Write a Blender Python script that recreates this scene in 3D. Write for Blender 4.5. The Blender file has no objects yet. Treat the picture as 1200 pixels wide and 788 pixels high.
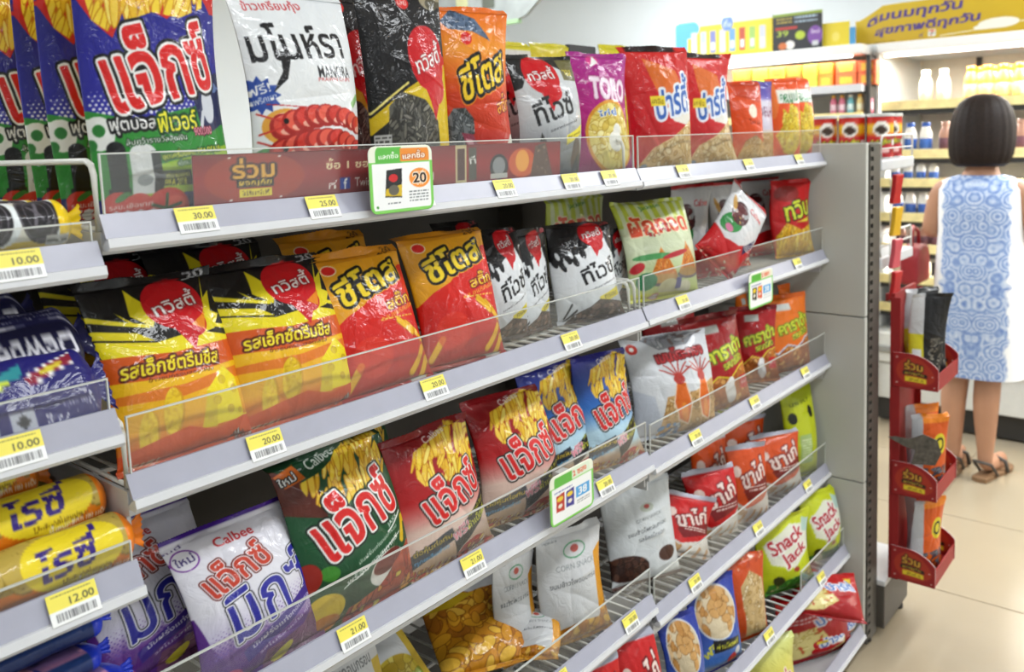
import bpy, bmesh, math, random
import numpy as np
from mathutils import Vector, Matrix

random.seed(7)
RNG = np.random.default_rng(7)
scn = bpy.context.scene
COL = scn.collection

# ------------------------------------------------------------------ camera
F, PX, PY = 1010.42, 641.75, 276.30            # focal length and principal point, photo pixels
YAW, PITCH, ROLL = .675588, .111731, -.03472
CAM = np.array((-2.25350, -0.74230, 1.43931))
_cy, _sy, _cp, _sp = math.cos(YAW), math.sin(YAW), math.cos(PITCH), math.sin(PITCH)
_w = np.array((_cy*_cp, _sy*_cp, -_sp)); _r = np.array((_sy, -_cy, 0.)); _u = np.cross(_r, _w)
CR = _r*math.cos(ROLL)+_u*math.sin(ROLL); CU = -_r*math.sin(ROLL)+_u*math.cos(ROLL); CW = _w
cd = bpy.data.cameras.new('camera'); cam = bpy.data.objects.new('camera', cd); COL.objects.link(cam)
cd.sensor_width = 36; cd.sensor_fit = 'HORIZONTAL'; cd.lens = F/1200*36
cd.shift_x = .5-PX/1200; cd.shift_y = (PY-394)/1200
cd.clip_start = .05; cd.clip_end = 60
M = Matrix.Identity(4)
for i in range(3):
    M[i][0], M[i][1], M[i][2], M[i][3] = CR[i], CU[i], -CW[i], CAM[i]
cam.matrix_world = M
scn.camera = cam
cd.dof.use_dof = True; cd.dof.aperture_fstop = 5.6
cd.dof.focus_distance = 1.15

# ------------------------------------------------------------------ world, exposure
wd = bpy.data.worlds.new('world'); scn.world = wd; wd.use_nodes = True
bg = wd.node_tree.nodes['Background']; bg.inputs[0].default_value = (.86, .93, 1, 1); bg.inputs[1].default_value = .08
vs = scn.view_settings
vs.view_transform = 'Standard'; vs.look = 'None'; vs.gamma = 1; vs.use_curve_mapping = False
vs.exposure = 0.16
CEIL = 2.6
def area(name, loc, size, power, color=(1, 1, 1), rot=(0, 0, 0)):
    l = bpy.data.lights.new(name, 'AREA'); l.shape = 'RECTANGLE'; l.size, l.size_y = size; l.energy = power; l.color = color
    o = bpy.data.objects.new(name, l); o.location = loc; o.rotation_euler = rot; COL.objects.link(o); return o
LIGHT_SPOTS = [(x, y) for y in (-1.0, -2.6, 1.9) for x in (-3.2, -1.5, .2, 1.5)]
for (lx, ly) in LIGHT_SPOTS:
    area('ceiling_lamp', (lx, ly, CEIL-.07), (1.2, .22), (({-3.2: 6, -1.5: 16, .2: 19, 1.5: 30}[lx] if ly > -2 else 6) if ly < 0 else 30), (.95, .98, 1))

# ------------------------------------------------------------------ pixel helpers (photo pixel -> point on a real plane)
def ray(px, py): return (px-PX)/F*CR-(py-PY)/F*CU+CW
def on(px, py, ax, val):
    d = ray(px, py); t = (val-CAM[ax])/d[ax]; return CAM+t*d
def pj(p):
    d = np.array(p)-CAM; z = d@CW; return (PX+F*(d@CR)/z, PY-F*(d@CU)/z)

# ------------------------------------------------------------------ materials
def lin(c):
    c = np.asarray(c, float); return np.where(c <= .04045, c/12.92, ((c+.055)/1.055)**2.4)
def hexc(s):
    s = s.lstrip('#'); return np.array([int(s[i:i+2], 16)/255 for i in (0, 2, 4)])
MATS = {}
def mat(name, col, rough=.5, metal=0., noise=.04, nscale=30., bump=0., spec=.5, coat=0., emit=None, estr=0.):
    if name in MATS: return MATS[name]
    m = bpy.data.materials.new(name); m.use_nodes = True; nt = m.node_tree; p = nt.nodes['Principled BSDF']
    c = lin(hexc(col)) if isinstance(col, str) else np.array(col)
    tc = nt.nodes.new('ShaderNodeTexCoord'); nz = nt.nodes.new('ShaderNodeTexNoise'); nz.inputs['Scale'].default_value = nscale; nz.inputs['Detail'].default_value = 4
    nt.links.new(tc.outputs['Object'], nz.inputs['Vector'])
    rp = nt.nodes.new('ShaderNodeValToRGB'); rp.color_ramp.elements[0].position = .3; rp.color_ramp.elements[1].position = .7
    rp.color_ramp.elements[0].color = (*np.clip(c*(1-noise), 0, 1), 1); rp.color_ramp.elements[1].color = (*np.clip(c*(1+noise), 0, 1), 1)
    nt.links.new(nz.outputs['Fac'], rp.inputs[0]); nt.links.new(rp.outputs[0], p.inputs['Base Color'])
    p.inputs['Roughness'].default_value = rough; p.inputs['Metallic'].default_value = metal
    p.inputs['Specular IOR Level'].default_value = spec; p.inputs['Coat Weight'].default_value = coat
    if bump:
        b = nt.nodes.new('ShaderNodeBump'); b.inputs['Strength'].default_value = bump; b.inputs['Distance'].default_value = .002
        nt.links.new(nz.outputs['Fac'], b.inputs['Height']); nt.links.new(b.outputs[0], p.inputs['Normal'])
    if emit is not None:
        p.inputs['Emission Color'].default_value = (*emit, 1); p.inputs['Emission Strength'].default_value = estr
    MATS[name] = m; return m
def print_mat(name, rough, bump, bscale, coat=0., spec=.5):
    m = bpy.data.materials.new(name); m.use_nodes = True; nt = m.node_tree; p = nt.nodes['Principled BSDF']
    a = nt.nodes.new('ShaderNodeVertexColor'); a.layer_name = 'Col'; nt.links.new(a.outputs[0], p.inputs['Base Color'])
    p.inputs['Roughness'].default_value = rough; p.inputs['Coat Weight'].default_value = coat; p.inputs['Coat Roughness'].default_value = .06
    p.inputs['Specular IOR Level'].default_value = spec
    if bump:
        tc = nt.nodes.new('ShaderNodeTexCoord'); nz = nt.nodes.new('ShaderNodeTexNoise'); nz.inputs['Scale'].default_value = bscale; nz.inputs['Detail'].default_value = 3
        nz.inputs['Distortion'].default_value = 1.2
        nt.links.new(tc.outputs['Object'], nz.inputs['Vector'])
        b = nt.nodes.new('ShaderNodeBump'); b.inputs['Strength'].default_value = bump; b.inputs['Distance'].default_value = .004
        nt.links.new(nz.outputs['Fac'], b.inputs['Height']); nt.links.new(b.outputs[0], p.inputs['Normal'])
        nt.links.new(b.outputs[0], p.inputs['Coat Normal'])
    MATS[name] = m; return m
FOIL = print_mat('bag_foil', .45, .55, 36, coat=.45, spec=.12)
CARD = print_mat('printed_card', .45, 0, 1)
GLOSSCARD = print_mat('printed_gloss', .22, 0, 1)
def clear_mat(name, tint, refl=.04):
    """clear plastic sheet: see-through, reflecting more at a glancing view, the same on both sides"""
    m = bpy.data.materials.new(name); m.use_nodes = True; nt = m.node_tree; nt.nodes.clear()
    o = nt.nodes.new('ShaderNodeOutputMaterial'); t = nt.nodes.new('ShaderNodeBsdfTransparent'); t.inputs[0].default_value = (*tint, 1)
    g = nt.nodes.new('ShaderNodeBsdfGlossy'); g.inputs['Roughness'].default_value = .1; lw = nt.nodes.new('ShaderNodeLayerWeight'); lw.inputs[0].default_value = .5
    pw = nt.nodes.new('ShaderNodeMath'); pw.operation = 'POWER'; pw.inputs[1].default_value = 5; nt.links.new(lw.outputs['Facing'], pw.inputs[0])
    ml = nt.nodes.new('ShaderNodeMath'); ml.operation = 'MULTIPLY_ADD'; ml.inputs[1].default_value = .6; ml.inputs[2].default_value = .03; nt.links.new(pw.outputs[0], ml.inputs[0])
    mx = nt.nodes.new('ShaderNodeMixShader'); nt.links.new(ml.outputs[0], mx.inputs[0]); nt.links.new(t.outputs[0], mx.inputs[1]); nt.links.new(g.outputs[0], mx.inputs[2])
    d = nt.nodes.new('ShaderNodeBsdfDiffuse'); d.inputs[0].default_value = (.8, .82, .82, 1); m2 = nt.nodes.new('ShaderNodeMixShader'); m2.inputs[0].default_value = refl
    nt.links.new(mx.outputs[0], m2.inputs[1]); nt.links.new(d.outputs[0], m2.inputs[2]); nt.links.new(m2.outputs[0], o.inputs[0])
    MATS[name] = m; return m
ACRYL = clear_mat('clear_acrylic', (.96, .965, .96), .032)
ACRYL_EDGE = mat('acrylic_edge', '#c9ccc8', .25, noise=.02)
WHITE = mat('white_enamel', '#c6c8cb', .38, noise=.02)
LIP = mat('white_plastic_lip', '#d2d4d8', .35, noise=.02)
RAIL = mat('lilac_price_rail', '#a2a3b2', .3, noise=.04)
PANEL = mat('grey_panel', '#b9b9b2', .5, noise=.02, nscale=8)
POST = mat('dark_post', '#4a4640', .5, noise=.08)
BLACK = mat('black_plastic', '#0c0c0d', .5)
WIRE = mat('wire_white', '#dcdcd6', .35, noise=.03)
INNER = mat('inner_panel', '#4d4a46', .6, noise=.05)

# ------------------------------------------------------------------ mesh helpers
def link(o, parent=None):
    COL.objects.link(o)
    if parent is not None: o.parent = parent
    return o
def tag(o, label, cat, group=None):
    o['label'] = label; o['category'] = cat
    if group: o['group'] = group
    return o
def empty(name, loc=(0, 0, 0), parent=None):
    o = bpy.data.objects.new(name, None); o.location = loc; o.empty_display_size = .05; return link(o, parent)
def bm_box(bm, x0, x1, y0, y1, z0, z1):
    v = [bm.verts.new(p) for p in ((x0,y0,z0),(x1,y0,z0),(x1,y1,z0),(x0,y1,z0),(x0,y0,z1),(x1,y0,z1),(x1,y1,z1),(x0,y1,z1))]
    for f in ((0,3,2,1),(4,5,6,7),(0,1,5,4),(1,2,6,5),(2,3,7,6),(3,0,4,7)): bm.faces.new([v[i] for i in f])
def bm_tube(bm, pts, r, n=8, caps=True):
    pts = [Vector(p) for p in pts]; rings = []
    up = Vector((0, 0, 1))
    for i, p in enumerate(pts):
        d = (pts[min(i+1, len(pts)-1)]-pts[max(i-1, 0)]).normalized()
        a = d.cross(up)
        if a.length < 1e-3: a = d.cross(Vector((1, 0, 0)))
        a.normalize(); b = d.cross(a); rr = r[i] if hasattr(r, '__len__') else r
        rings.append([bm.verts.new(p+a*math.cos(2*math.pi*k/n)*rr+b*math.sin(2*math.pi*k/n)*rr) for k in range(n)])
    for A, B in zip(rings, rings[1:]):
        for k in range(n): bm.faces.new((A[k], A[(k+1) % n], B[(k+1) % n], B[k]))
    if caps: bm.faces.new(rings[0]); bm.faces.new(rings[-1][::-1])
def bm_lathe(bm, prof, n=16, ox=0, oy=0):
    rings = []
    for r, z in prof: rings.append([bm.verts.new((ox+r*math.cos(2*math.pi*k/n), oy+r*math.sin(2*math.pi*k/n), z)) for k in range(n)])
    for A, B in zip(rings, rings[1:]):
        for k in range(n): bm.faces.new((A[k], A[(k+1) % n], B[(k+1) % n], B[k]))
    bm.faces.new(rings[0][::-1]); bm.faces.new(rings[-1])
def bm_prism(bm, poly, axis, a0, a1):
    """poly: list of 2-d points in the two other axes (cyclic order of x,y,z), extruded along axis"""
    def P(p, a):
        q = [0, 0, 0]; q[axis] = a; o = [i for i in range(3) if i != axis]; q[o[0]], q[o[1]] = p; return q
    A = [bm.verts.new(P(p, a0)) for p in poly]; B = [bm.verts.new(P(p, a1)) for p in poly]
    n = len(poly)
    for k in range(n): bm.faces.new((A[k], A[(k+1) % n], B[(k+1) % n], B[k]))
    bm.faces.new(A[::-1]); bm.faces.new(B)
def build(name, bm, m, parent=None, smooth=False, bevel=0., loc=None):
    bmesh.ops.recalc_face_normals(bm, faces=bm.faces)
    if bevel: bmesh.ops.bevel(bm, geom=list(bm.edges), offset=bevel, segments=2, affect='EDGES', profile=.5)
    me = bpy.data.meshes.new(name); bm.to_mesh(me); bm.free(); me.materials.append(m)
    if smooth:
        for p in me.polygons: p.use_smooth = True
    o = bpy.data.objects.new(name, me)
    if loc is not None: o.location = loc
    return link(o, parent)
def box(name, dims, m, parent=None, bevel=0.):
    bm = bmesh.new(); bm_box(bm, *dims); return build(name, bm, m, parent, bevel=bevel)
def boxt(name, dims, m, parent=None, bevel=0.):
    """box with its own origin at the base centre"""
    x0, x1, y0, y1, z0, z1 = dims; c = ((x0+x1)/2, (y0+y1)/2, z0)
    bm = bmesh.new(); bm_box(bm, x0-c[0], x1-c[0], y0-c[1], y1-c[1], 0, z1-z0); return build(name, bm, m, parent, bevel=bevel, loc=c)
def tube(name, pts, r, m, parent=None, n=8):
    bm = bmesh.new(); bm_tube(bm, pts, r, n); return build(name, bm, m, parent, smooth=True)
def structure(o): o['kind'] = 'structure'; return o
def copy_obj(o, parent=None):
    c = o.copy(); COL.objects.link(c); c.parent = parent; return c

# ------------------------------------------------------------------ printed canvas: flat print computed from drawn shapes and lettering
_tcache = {}
TONES = '\u0e48\u0e49\u0e4a\u0e4b\u0e4c'; UPV = '\u0e31\u0e34\u0e35\u0e36\u0e37\u0e47'
def _glyphs(s, bold=0.):
    key = (s, bold)
    if key in _tcache: return _tcache[key]
    cu = bpy.data.curves.new('tmp', 'FONT'); cu.body = s; cu.resolution_u = 3; cu.fill_mode = 'FRONT'; cu.offset = bold
    o = bpy.data.objects.new('tmp', cu); COL.objects.link(o)
    dg = bpy.context.evaluated_depsgraph_get(); me = o.evaluated_get(dg).to_mesh()
    if me is None or not len(me.vertices): V = np.zeros((0, 2)); T = np.zeros((0, 3), int)
    else:
        me.calc_loop_triangles()
        V = np.zeros(len(me.vertices)*3); me.vertices.foreach_get('co', V); V = V.reshape(-1, 3)[:, :2].copy()
        T = np.zeros(len(me.loop_triangles)*3, int); me.loop_triangles.foreach_get('vertices', T); T = T.reshape(-1, 3).copy()
    COL.objects.unlink(o); bpy.data.objects.remove(o); bpy.data.curves.remove(cu)
    _tcache[key] = (V, T); return V, T
def text_tris(s, bold=0.):
    """triangles of a string; a tone mark above an upper vowel is raised so both can be read"""
    base = ''; raised = []
    for i, ch in enumerate(s):
        if ch in TONES and i and s[i-1] in UPV: raised.append((len(base), ch))
        else: base += ch
    V, T = _glyphs(base, bold)
    for k, ch in raised:
        a, _ = _glyphs(base[:k]+'l', bold); x = a[:, 0].max()-.14 if len(a) else 0
        v, t = _glyphs('\u0e01'+ch, bold); g, _ = _glyphs('\u0e01', bold)
        if not len(v): continue
        keep = v[t].min(axis=1)[:, 1] > g[:, 1].max()+.02
        t = t[keep]
        if not len(t): continue
        v = v.copy(); cx = v[t].reshape(-1, 2)[:, 0].max(); v[:, 0] += x-cx; v[:, 1] += .2
        T = np.vstack([T, t+len(V)]); V = np.vstack([V, v])
    return V, T
class Canvas:
    def __init__(s, aspect, H=400, base='#ffffff'):
        s.H = H; s.W = max(8, int(round(H*aspect))); s.asp = s.W/s.H
        s.a = np.empty((s.H, s.W, 3)); s.a[:] = hexc(base)
        yy, xx = np.mgrid[0:s.H, 0:s.W]; s.U = (xx+.5)/s.W; s.V = (yy+.5)/s.H      # row 0 = bottom
        s.rng = np.random.default_rng(11)
    def put(s, mask, c, al=1.):
        c = hexc(c) if isinstance(c, str) else np.asarray(c); m = (mask.astype(float)*al)[..., None]
        s.a = s.a*(1-m)+c*m; return s
    def vgrad(s, stops, mask=None):
        vs_ = [p for p, _ in stops]; cs = np.array([hexc(c) for _, c in stops])
        g = np.stack([np.interp(s.V, vs_, cs[:, k]) for k in range(3)], -1)
        if mask is None: s.a = g
        else: s.a = np.where(mask[..., None], g, s.a)
        return s
    def m_ell(s, u, v, ru, rv, rot=0):
        c, n = math.cos(math.radians(rot)), math.sin(math.radians(rot)); x = (s.U-u)*s.asp; y = s.V-v
        return ((x*c+y*n)/(ru*s.asp))**2+((-x*n+y*c)/rv)**2 < 1
    def ell(s, u, v, ru, rv, c, rot=0, al=1.): return s.put(s.m_ell(u, v, ru, rv, rot), c, al)
    def ring(s, u, v, ru, rv, w, c, rot=0): return s.put(s.m_ell(u, v, ru, rv, rot) & ~s.m_ell(u, v, ru-w, rv-w*s.asp, rot), c)
    def m_poly(s, pts):
        m = np.zeros((s.H, s.W), bool); n = len(pts)
        for i in range(n):
            (x0, y0), (x1, y1) = pts[i], pts[(i+1) % n]
            if y0 == y1: continue
            c = ((s.V >= min(y0, y1)) & (s.V < max(y0, y1))); m ^= c & (s.U < (s.V-y0)*(x1-x0)/(y1-y0)+x0)
        return m
    def poly(s, pts, c, al=1.): return s.put(s.m_poly(pts), c, al)
    def rect(s, u0, v0, u1, v1, c, al=1.): return s.put((s.U >= u0) & (s.U < u1) & (s.V >= v0) & (s.V < v1), c, al)
    def line(s, u0, v0, u1, v1, w, c):
        dx, dy = (u1-u0)*s.asp, v1-v0; L = math.hypot(dx, dy)+1e-9; x = (s.U-u0)*s.asp; y = s.V-v0
        t = np.clip((x*dx+y*dy)/L/L, 0, 1); return s.put(np.hypot(x-t*dx, y-t*dy) < w/2, c)
    def m_tri(s, P, T):
        m = np.zeros((s.H, s.W), bool); X = P[:, 0]*s.W-.5; Y = P[:, 1]*s.H-.5
        for a, b, c in T:
            xs = (X[a], X[b], X[c]); ys = (Y[a], Y[b], Y[c])
            x0, x1 = max(0, math.ceil(min(xs)-.01)), min(s.W-1, math.floor(max(xs)+.01)); y0, y1 = max(0, math.ceil(min(ys)-.01)), min(s.H-1, math.floor(max(ys)+.01))
            if x1 < x0 or y1 < y0: continue
            gx = np.arange(x0, x1+1)[None]; gy = np.arange(y0, y1+1)[:, None]
            d = (xs[1]-xs[0])*(ys[2]-ys[0])-(xs[2]-xs[0])*(ys[1]-ys[0])
            if abs(d) < 1e-9: continue
            l1 = ((gx-xs[0])*(ys[2]-ys[0])-(xs[2]-xs[0])*(gy-ys[0]))/d; l2 = ((xs[1]-xs[0])*(gy-ys[0])-(gx-xs[0])*(ys[1]-ys[0]))/d
            m[y0:y1+1, x0:x1+1] |= (l1 >= -.02) & (l2 >= -.02) & (l1+l2 <= 1.02)
        return m
    def grow(s, m, r):
        r = int(round(r*s.H)); o = m.copy()
        for dy in range(-r, r+1):
            k = int(math.sqrt(max(0, r*r-dy*dy)))
            b = np.zeros_like(m)
            if dy >= 0: b[dy:] = m[:s.H-dy]
            else: b[:dy] = m[-dy:]
            q = b.copy()
            for dx in range(1, k+1):
                q[:, dx:] |= b[:, :-dx]; q[:, :-dx] |= b[:, dx:]
            o |= q
        return o
    def text(s, t, u, v, h, c, rot=0, out=(), wid=None, bold=.01, shear=0.):
        """string centred on (u,v), letters h high (in v), at most wid wide (in u); out = [(radius, colour), ...] from the outermost"""
        V, T = text_tris(t, bold*.45)
        if not len(V): return s
        lo, hi = V.min(0), V.max(0); P = V-(lo+hi)/2; P = P*(h/max(.3, hi[1]-lo[1]))
        if wid is not None: P[:, 0] *= wid*s.asp/max(1e-6, P[:, 0].max()-P[:, 0].min())
        P[:, 0] += shear*P[:, 1]
        a = math.radians(rot); R = np.array(((math.cos(a), math.sin(a)), (-math.sin(a), math.cos(a)))); P = P@R
        P[:, 0] = P[:, 0]/s.asp+u; P[:, 1] += v
        m = s.m_tri(P, T)
        for r, oc in out: s.put(s.grow(m, r), oc)
        return s.put(m, c)
    def bits(s, mask, n, L, W, cols, edge='#7a4a10', rot=None):
        """many overlapping crisp shapes inside a mask, drawn as the print shows them"""
        ys, xs = np.nonzero(mask)
        if not len(ys): return s
        for i in range(n):
            k = s.rng.integers(len(ys)); u, v = (xs[k]+.5)/s.W, (ys[k]+.5)/s.H; a = s.rng.uniform(0, 180) if rot is None else rot+s.rng.uniform(-25, 25)
            f = s.rng.uniform(.7, 1.2); c = cols[s.rng.integers(len(cols))]
            m0 = s.m_ell(u, v, L*f/s.asp, W*f, a); m1 = s.m_ell(u, v, (L*f-.006)/s.asp, W*f-.006, a)
            s.put(m0 & mask, edge); s.put(m1 & mask, c)
        return s
    def lines_of_text(s, u0, u1, v0, v1, n, c, seed=3):
        """tiny unreadable print: rows of short dashes"""
        r = np.random.default_rng(seed); h = (v1-v0)/n
        for i in range(n):
            u = u0
            while u < u1:
                w = r.uniform(.02, .07); s.rect(u, v0+i*h+h*.25, min(u+w, u1), v0+i*h+h*.7, c); u += w+.015
        return s
    def sample(s, u, v):
        if not hasattr(s, 'lin'):
            p = np.pad(s.a, ((1, 1), (1, 1), (0, 0)), mode='edge')
            k = (.25, .5, .25); b = sum(k[i]*p[i:i+s.H, 1:-1] for i in range(3)); p2 = np.pad(b, ((0, 0), (1, 1), (0, 0)), mode='edge')
            s.lin = lin(np.clip(sum(k[i]*p2[:, i:i+s.W] for i in range(3)), 0, 1))
        x = np.clip(np.asarray(u)*s.W-.5, 0, s.W-1.001); y = np.clip(np.asarray(v)*s.H-.5, 0, s.H-1.001)
        i, j = x.astype(int), y.astype(int); fx, fy = (x-i)[..., None], (y-j)[..., None]; i2, j2 = np.minimum(i+1, s.W-1), np.minimum(j+1, s.H-1)
        A = s.lin; return (A[j, i]*(1-fx)+A[j, i2]*fx)*(1-fy)+(A[j2, i]*(1-fx)+A[j2, i2]*fx)*fy
def np_mesh(name, V, Fq, col, m, smooth=True):
    me = bpy.data.meshes.new(name); V = np.ascontiguousarray(V, dtype=np.float32); Fq = np.asarray(Fq)
    k = Fq.shape[1]; me.vertices.add(len(V)); me.vertices.foreach_set('co', V.ravel())
    me.loops.add(Fq.size); me.loops.foreach_set('vertex_index', Fq.ravel().astype(np.int32))
    me.polygons.add(len(Fq)); me.polygons.foreach_set('loop_start', np.arange(0, Fq.size, k, dtype=np.int32))
    if smooth: me.polygons.foreach_set('use_smooth', np.ones(len(Fq), bool))
    me.update(calc_edges=True)
    if col is not None:
        a = me.color_attributes.new('Col', 'FLOAT_COLOR', 'POINT'); a.data.foreach_set('color', np.hstack([col, np.ones((len(col), 1))]).astype(np.float32).ravel())
    me.materials.append(m); return me
def grid_faces(nr, nc, wrap=False):
    r, c = np.mgrid[0:nr-1, 0:(nc if wrap else nc-1)]; c2 = (c+1) % nc
    return np.stack([r*nc+c, r*nc+c2, (r+1)*nc+c2, (r+1)*nc+c], -1).reshape(-1, 4)
def printed_panel(name, cv, w, h, t, m=CARD, nu=60, parent=None, outline=None):
    """a flat card: real thickness, print on its front (-y) face; origin at the middle of its lower edge"""
    nv = max(4, int(nu*h/w)); u, v = np.meshgrid(np.linspace(0, 1, nu+1), np.linspace(0, 1, nv+1))
    x = (u-.5)*w
    if outline is not None: x, vv = outline(u, v); x = x*w; z = vv*h
    else: z = v*h
    y = np.full_like(x, -t); c = cv.sample(u, v)
    front = np.stack([x, y, z], -1).reshape(-1, 3); n = len(front)
    V = np.vstack([front, np.stack([x, np.zeros_like(x), z], -1).reshape(-1, 3)]); Fq = grid_faces(nv+1, nu+1); back = Fq[:, ::-1]+n
    idx = np.arange(n).reshape(nv+1, nu+1); loop = np.concatenate([idx[0, :-1], idx[:-1, -1], idx[-1, :0:-1], idx[:0:-1, 0]])
    l2 = np.roll(loop, -1); side = np.stack([loop, loop+n, l2+n, l2], -1)
    cc = c.reshape(-1, 3); back_col = np.full_like(cc, .75)
    me = np_mesh(name, V, np.vstack([Fq, back, side]), np.vstack([cc, back_col]), m, smooth=False)
    return link(bpy.data.objects.new(name, me), parent)

exec_designs = {}
def design(f): exec_designs[f.__name__] = f; return f
_cv = {}
def canvas(name):
    if name not in _cv: _cv[name] = exec_designs[name]()
    return _cv[name]

# ------------------------------------------------------------------ what is printed on each kind of package
BK, WH, RD, YE = '#0d0d0f', '#f4f4f2', '#d3141c', '#f6dc1c'
CHIP = ['#f3d23a', '#f7e06a', '#e8b92a', '#f1cb45']
def fries(c, mask, n=60, L=.075): return c.bits(mask, n, L, .02, CHIP, '#c88a12', rot=70)
def balloon(c, u, v, s, txt='ทวิสตี้', rot=12):
    c.ell(u, v, s*1.0, s*.62, '#c8101c'); c.poly([(u-s*.45, v-s*.45), (u+s*.75, v-s*.35), (u+s*.1, v-s*1.15)], '#c8101c')
    c.ell(u+s*.25, v-s*.5, s*.6, s*.35, '#c8101c'); c.text(txt, u, v+.01, s*.42, WH, rot, [(.006, '#8d0a12')], wid=s*1.55, bold=.03)
def jaxx_logo(c, u, v, w, h, rot=10, outer=BK, t='แจ็กซ์', col='#d8201f'):
    c.text(t, u, v, h, col, rot, [(.021, outer), (.010, WH)], wid=w, bold=.05, shear=-.12)
@design
def jaxx_blue():
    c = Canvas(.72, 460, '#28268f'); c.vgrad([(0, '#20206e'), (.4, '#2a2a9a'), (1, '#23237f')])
    c.poly([(.02, .98), (.0, .8), (.1, .72), (.22, .66), (.35, .8), (.6, .74), (.9, .86), (1, .78), (1, 1), (.02, 1)], '#c8231f')
    fries(c, c.m_poly([(.08, 1), (.06, .82), (.1, .72), (.2, .68), (.32, .72), (.5, .76), (.7, .75), (.92, .8), (.97, 1)]), 130, .075)
    for i in range(26):
        for j in range(6):
            c.ell(.02+i*.038+(j % 2)*.019, .4+j*.015, .012-.0016*j, .006-.0008*j, '#e8e8f4')
    c.poly([(0, .41), (.3, .37), (.7, .42), (1, .46), (1, .12), (0, .1)], '#2f8a34')
    c.bits(c.m_poly([(0, .41), (.3, .37), (.7, .42), (1, .46), (1, .3), (0, .3)]), 120, .01, .004, ['#3fa044', '#267a2c', '#1f6a26'], '#2f8a34')
    c.poly([(.3, .2), (1, .28), (1, .12), (.3, .1)], '#9cbf2a')
    c.ell(.05, .33, .1, .06, '#e9ebe7'); c.ell(.05, .34, .04, .022, '#2a7a33'); c.ell(.0, .29, .03, .02, '#2a7a33')
    c.rect(.08, .13, .2, .27, '#1a1c1e'); c.ell(.14, .27, .06, .03, '#1a1c1e'); c.rect(.22, .11, .4, .25, '#dfe2e2'); c.ell(.31, .25, .09, .04, '#dfe2e2'); c.rect(.36, .11, .42, .26, '#23262a')
    c.ell(.3, .16, .05, .02, '#9aa0a2'); c.rect(.06, .115, .21, .135, '#101214')
    c.poly([(.72, .48), (1, .56), (1, .36), (.78, .31)], '#20264f'); c.ell(.86, .43, .06, .07, '#cfd3dc'); c.ell(.84, .5, .03, .025, '#5a4436'); c.line(.8, .4, .77, .34, .02, '#cfd3dc'); c.ell(.95, .5, .05, .02, '#6b7fae')
    jaxx_logo(c, .52, .585, .8, .29, 11)
    c.text('ฟุตบอล', .27, .355, .062, WH, 2, [(.01, BK)], wid=.3, bold=.03); c.text('ฟีเวอร์', .58, .37, .075, '#f2e93a', 4, [(.01, '#12401a')], wid=.3, bold=.03)
    c.text('ลุ้นคว้ารางวัลสุดฟิน', .42, .3, .03, WH, 3, [(.004, '#143a18')], wid=.42); c.text('900,000', .78, .33, .034, '#f6a2b4', 4, [(.004, '#5a1020')], wid=.16, bold=.02)
    c.text('ชุดเครื่องเกม PS4 FIFA18', .68, .255, .036, '#f5ef45', 5, [(.006, '#20501c')], wid=.5, bold=.02)
    c.text('ฟรีชอบเกม เติมเติม 2 ต่อ', .7, .225, .022, WH, 5, [(.004, '#20501c')], wid=.34)
    c.rect(.42, .135, .62, .19, '#25301c'); c.text('ทริป ชมบอลสด', .52, .172, .018, '#f5ef45', 3, wid=.17); c.text('FIFA 2018', .5, .147, .024, '#f5ef45', 3, wid=.15, bold=.02)
    c.text('ดูรายละเอียดเพิ่มเติม', .82, .18, .02, '#6b1420', 8, wid=.3); c.text('ลุ้นรับ แลกของรางวัล', .82, .155, .02, WH, 8, wid=.3)
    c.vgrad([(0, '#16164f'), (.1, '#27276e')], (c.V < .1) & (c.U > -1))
    c.rect(.02, .005, .4, .1, '#b53024'); c.ell(.12, .085, .1, .04, '#c7352a'); c.ell(.26, .08, .09, .035, '#cf3a2c'); c.ell(.15, .105, .06, .012, '#3c7a35', 20); c.ell(.45, .05, .15, .078, '#cf2d22'); c.ell(.5, .07, .07, .03, '#e4553f')
    for a in range(5): c.line(.44, .055, .44+.1*math.cos(a*1.256+.3), .055+.05*math.sin(a*1.256+.3), .012, '#274f20')
    c.rect(.72, .03, .93, .1, '#d8dbe0'); c.ell(.82, .1, .1, .03, '#e9ecef'); c.ell(.82, .102, .085, .022, '#c5261d'); c.ell(.78, .02, .12, .03, '#a57a22')
    for i in range(4): c.ell(.1+i*.085, .028, .04, .03, '#e8eaee'); c.rect(.065+i*.085, .03, .135+i*.085, .055, '#e8eaee'); c.line(.07+i*.085, .022, .13+i*.085, .022, .004, '#555a66')
    c.text('รสมะเขือเทศ', .2, .075, .02, WH, 2, wid=.3)
    return c
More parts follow.
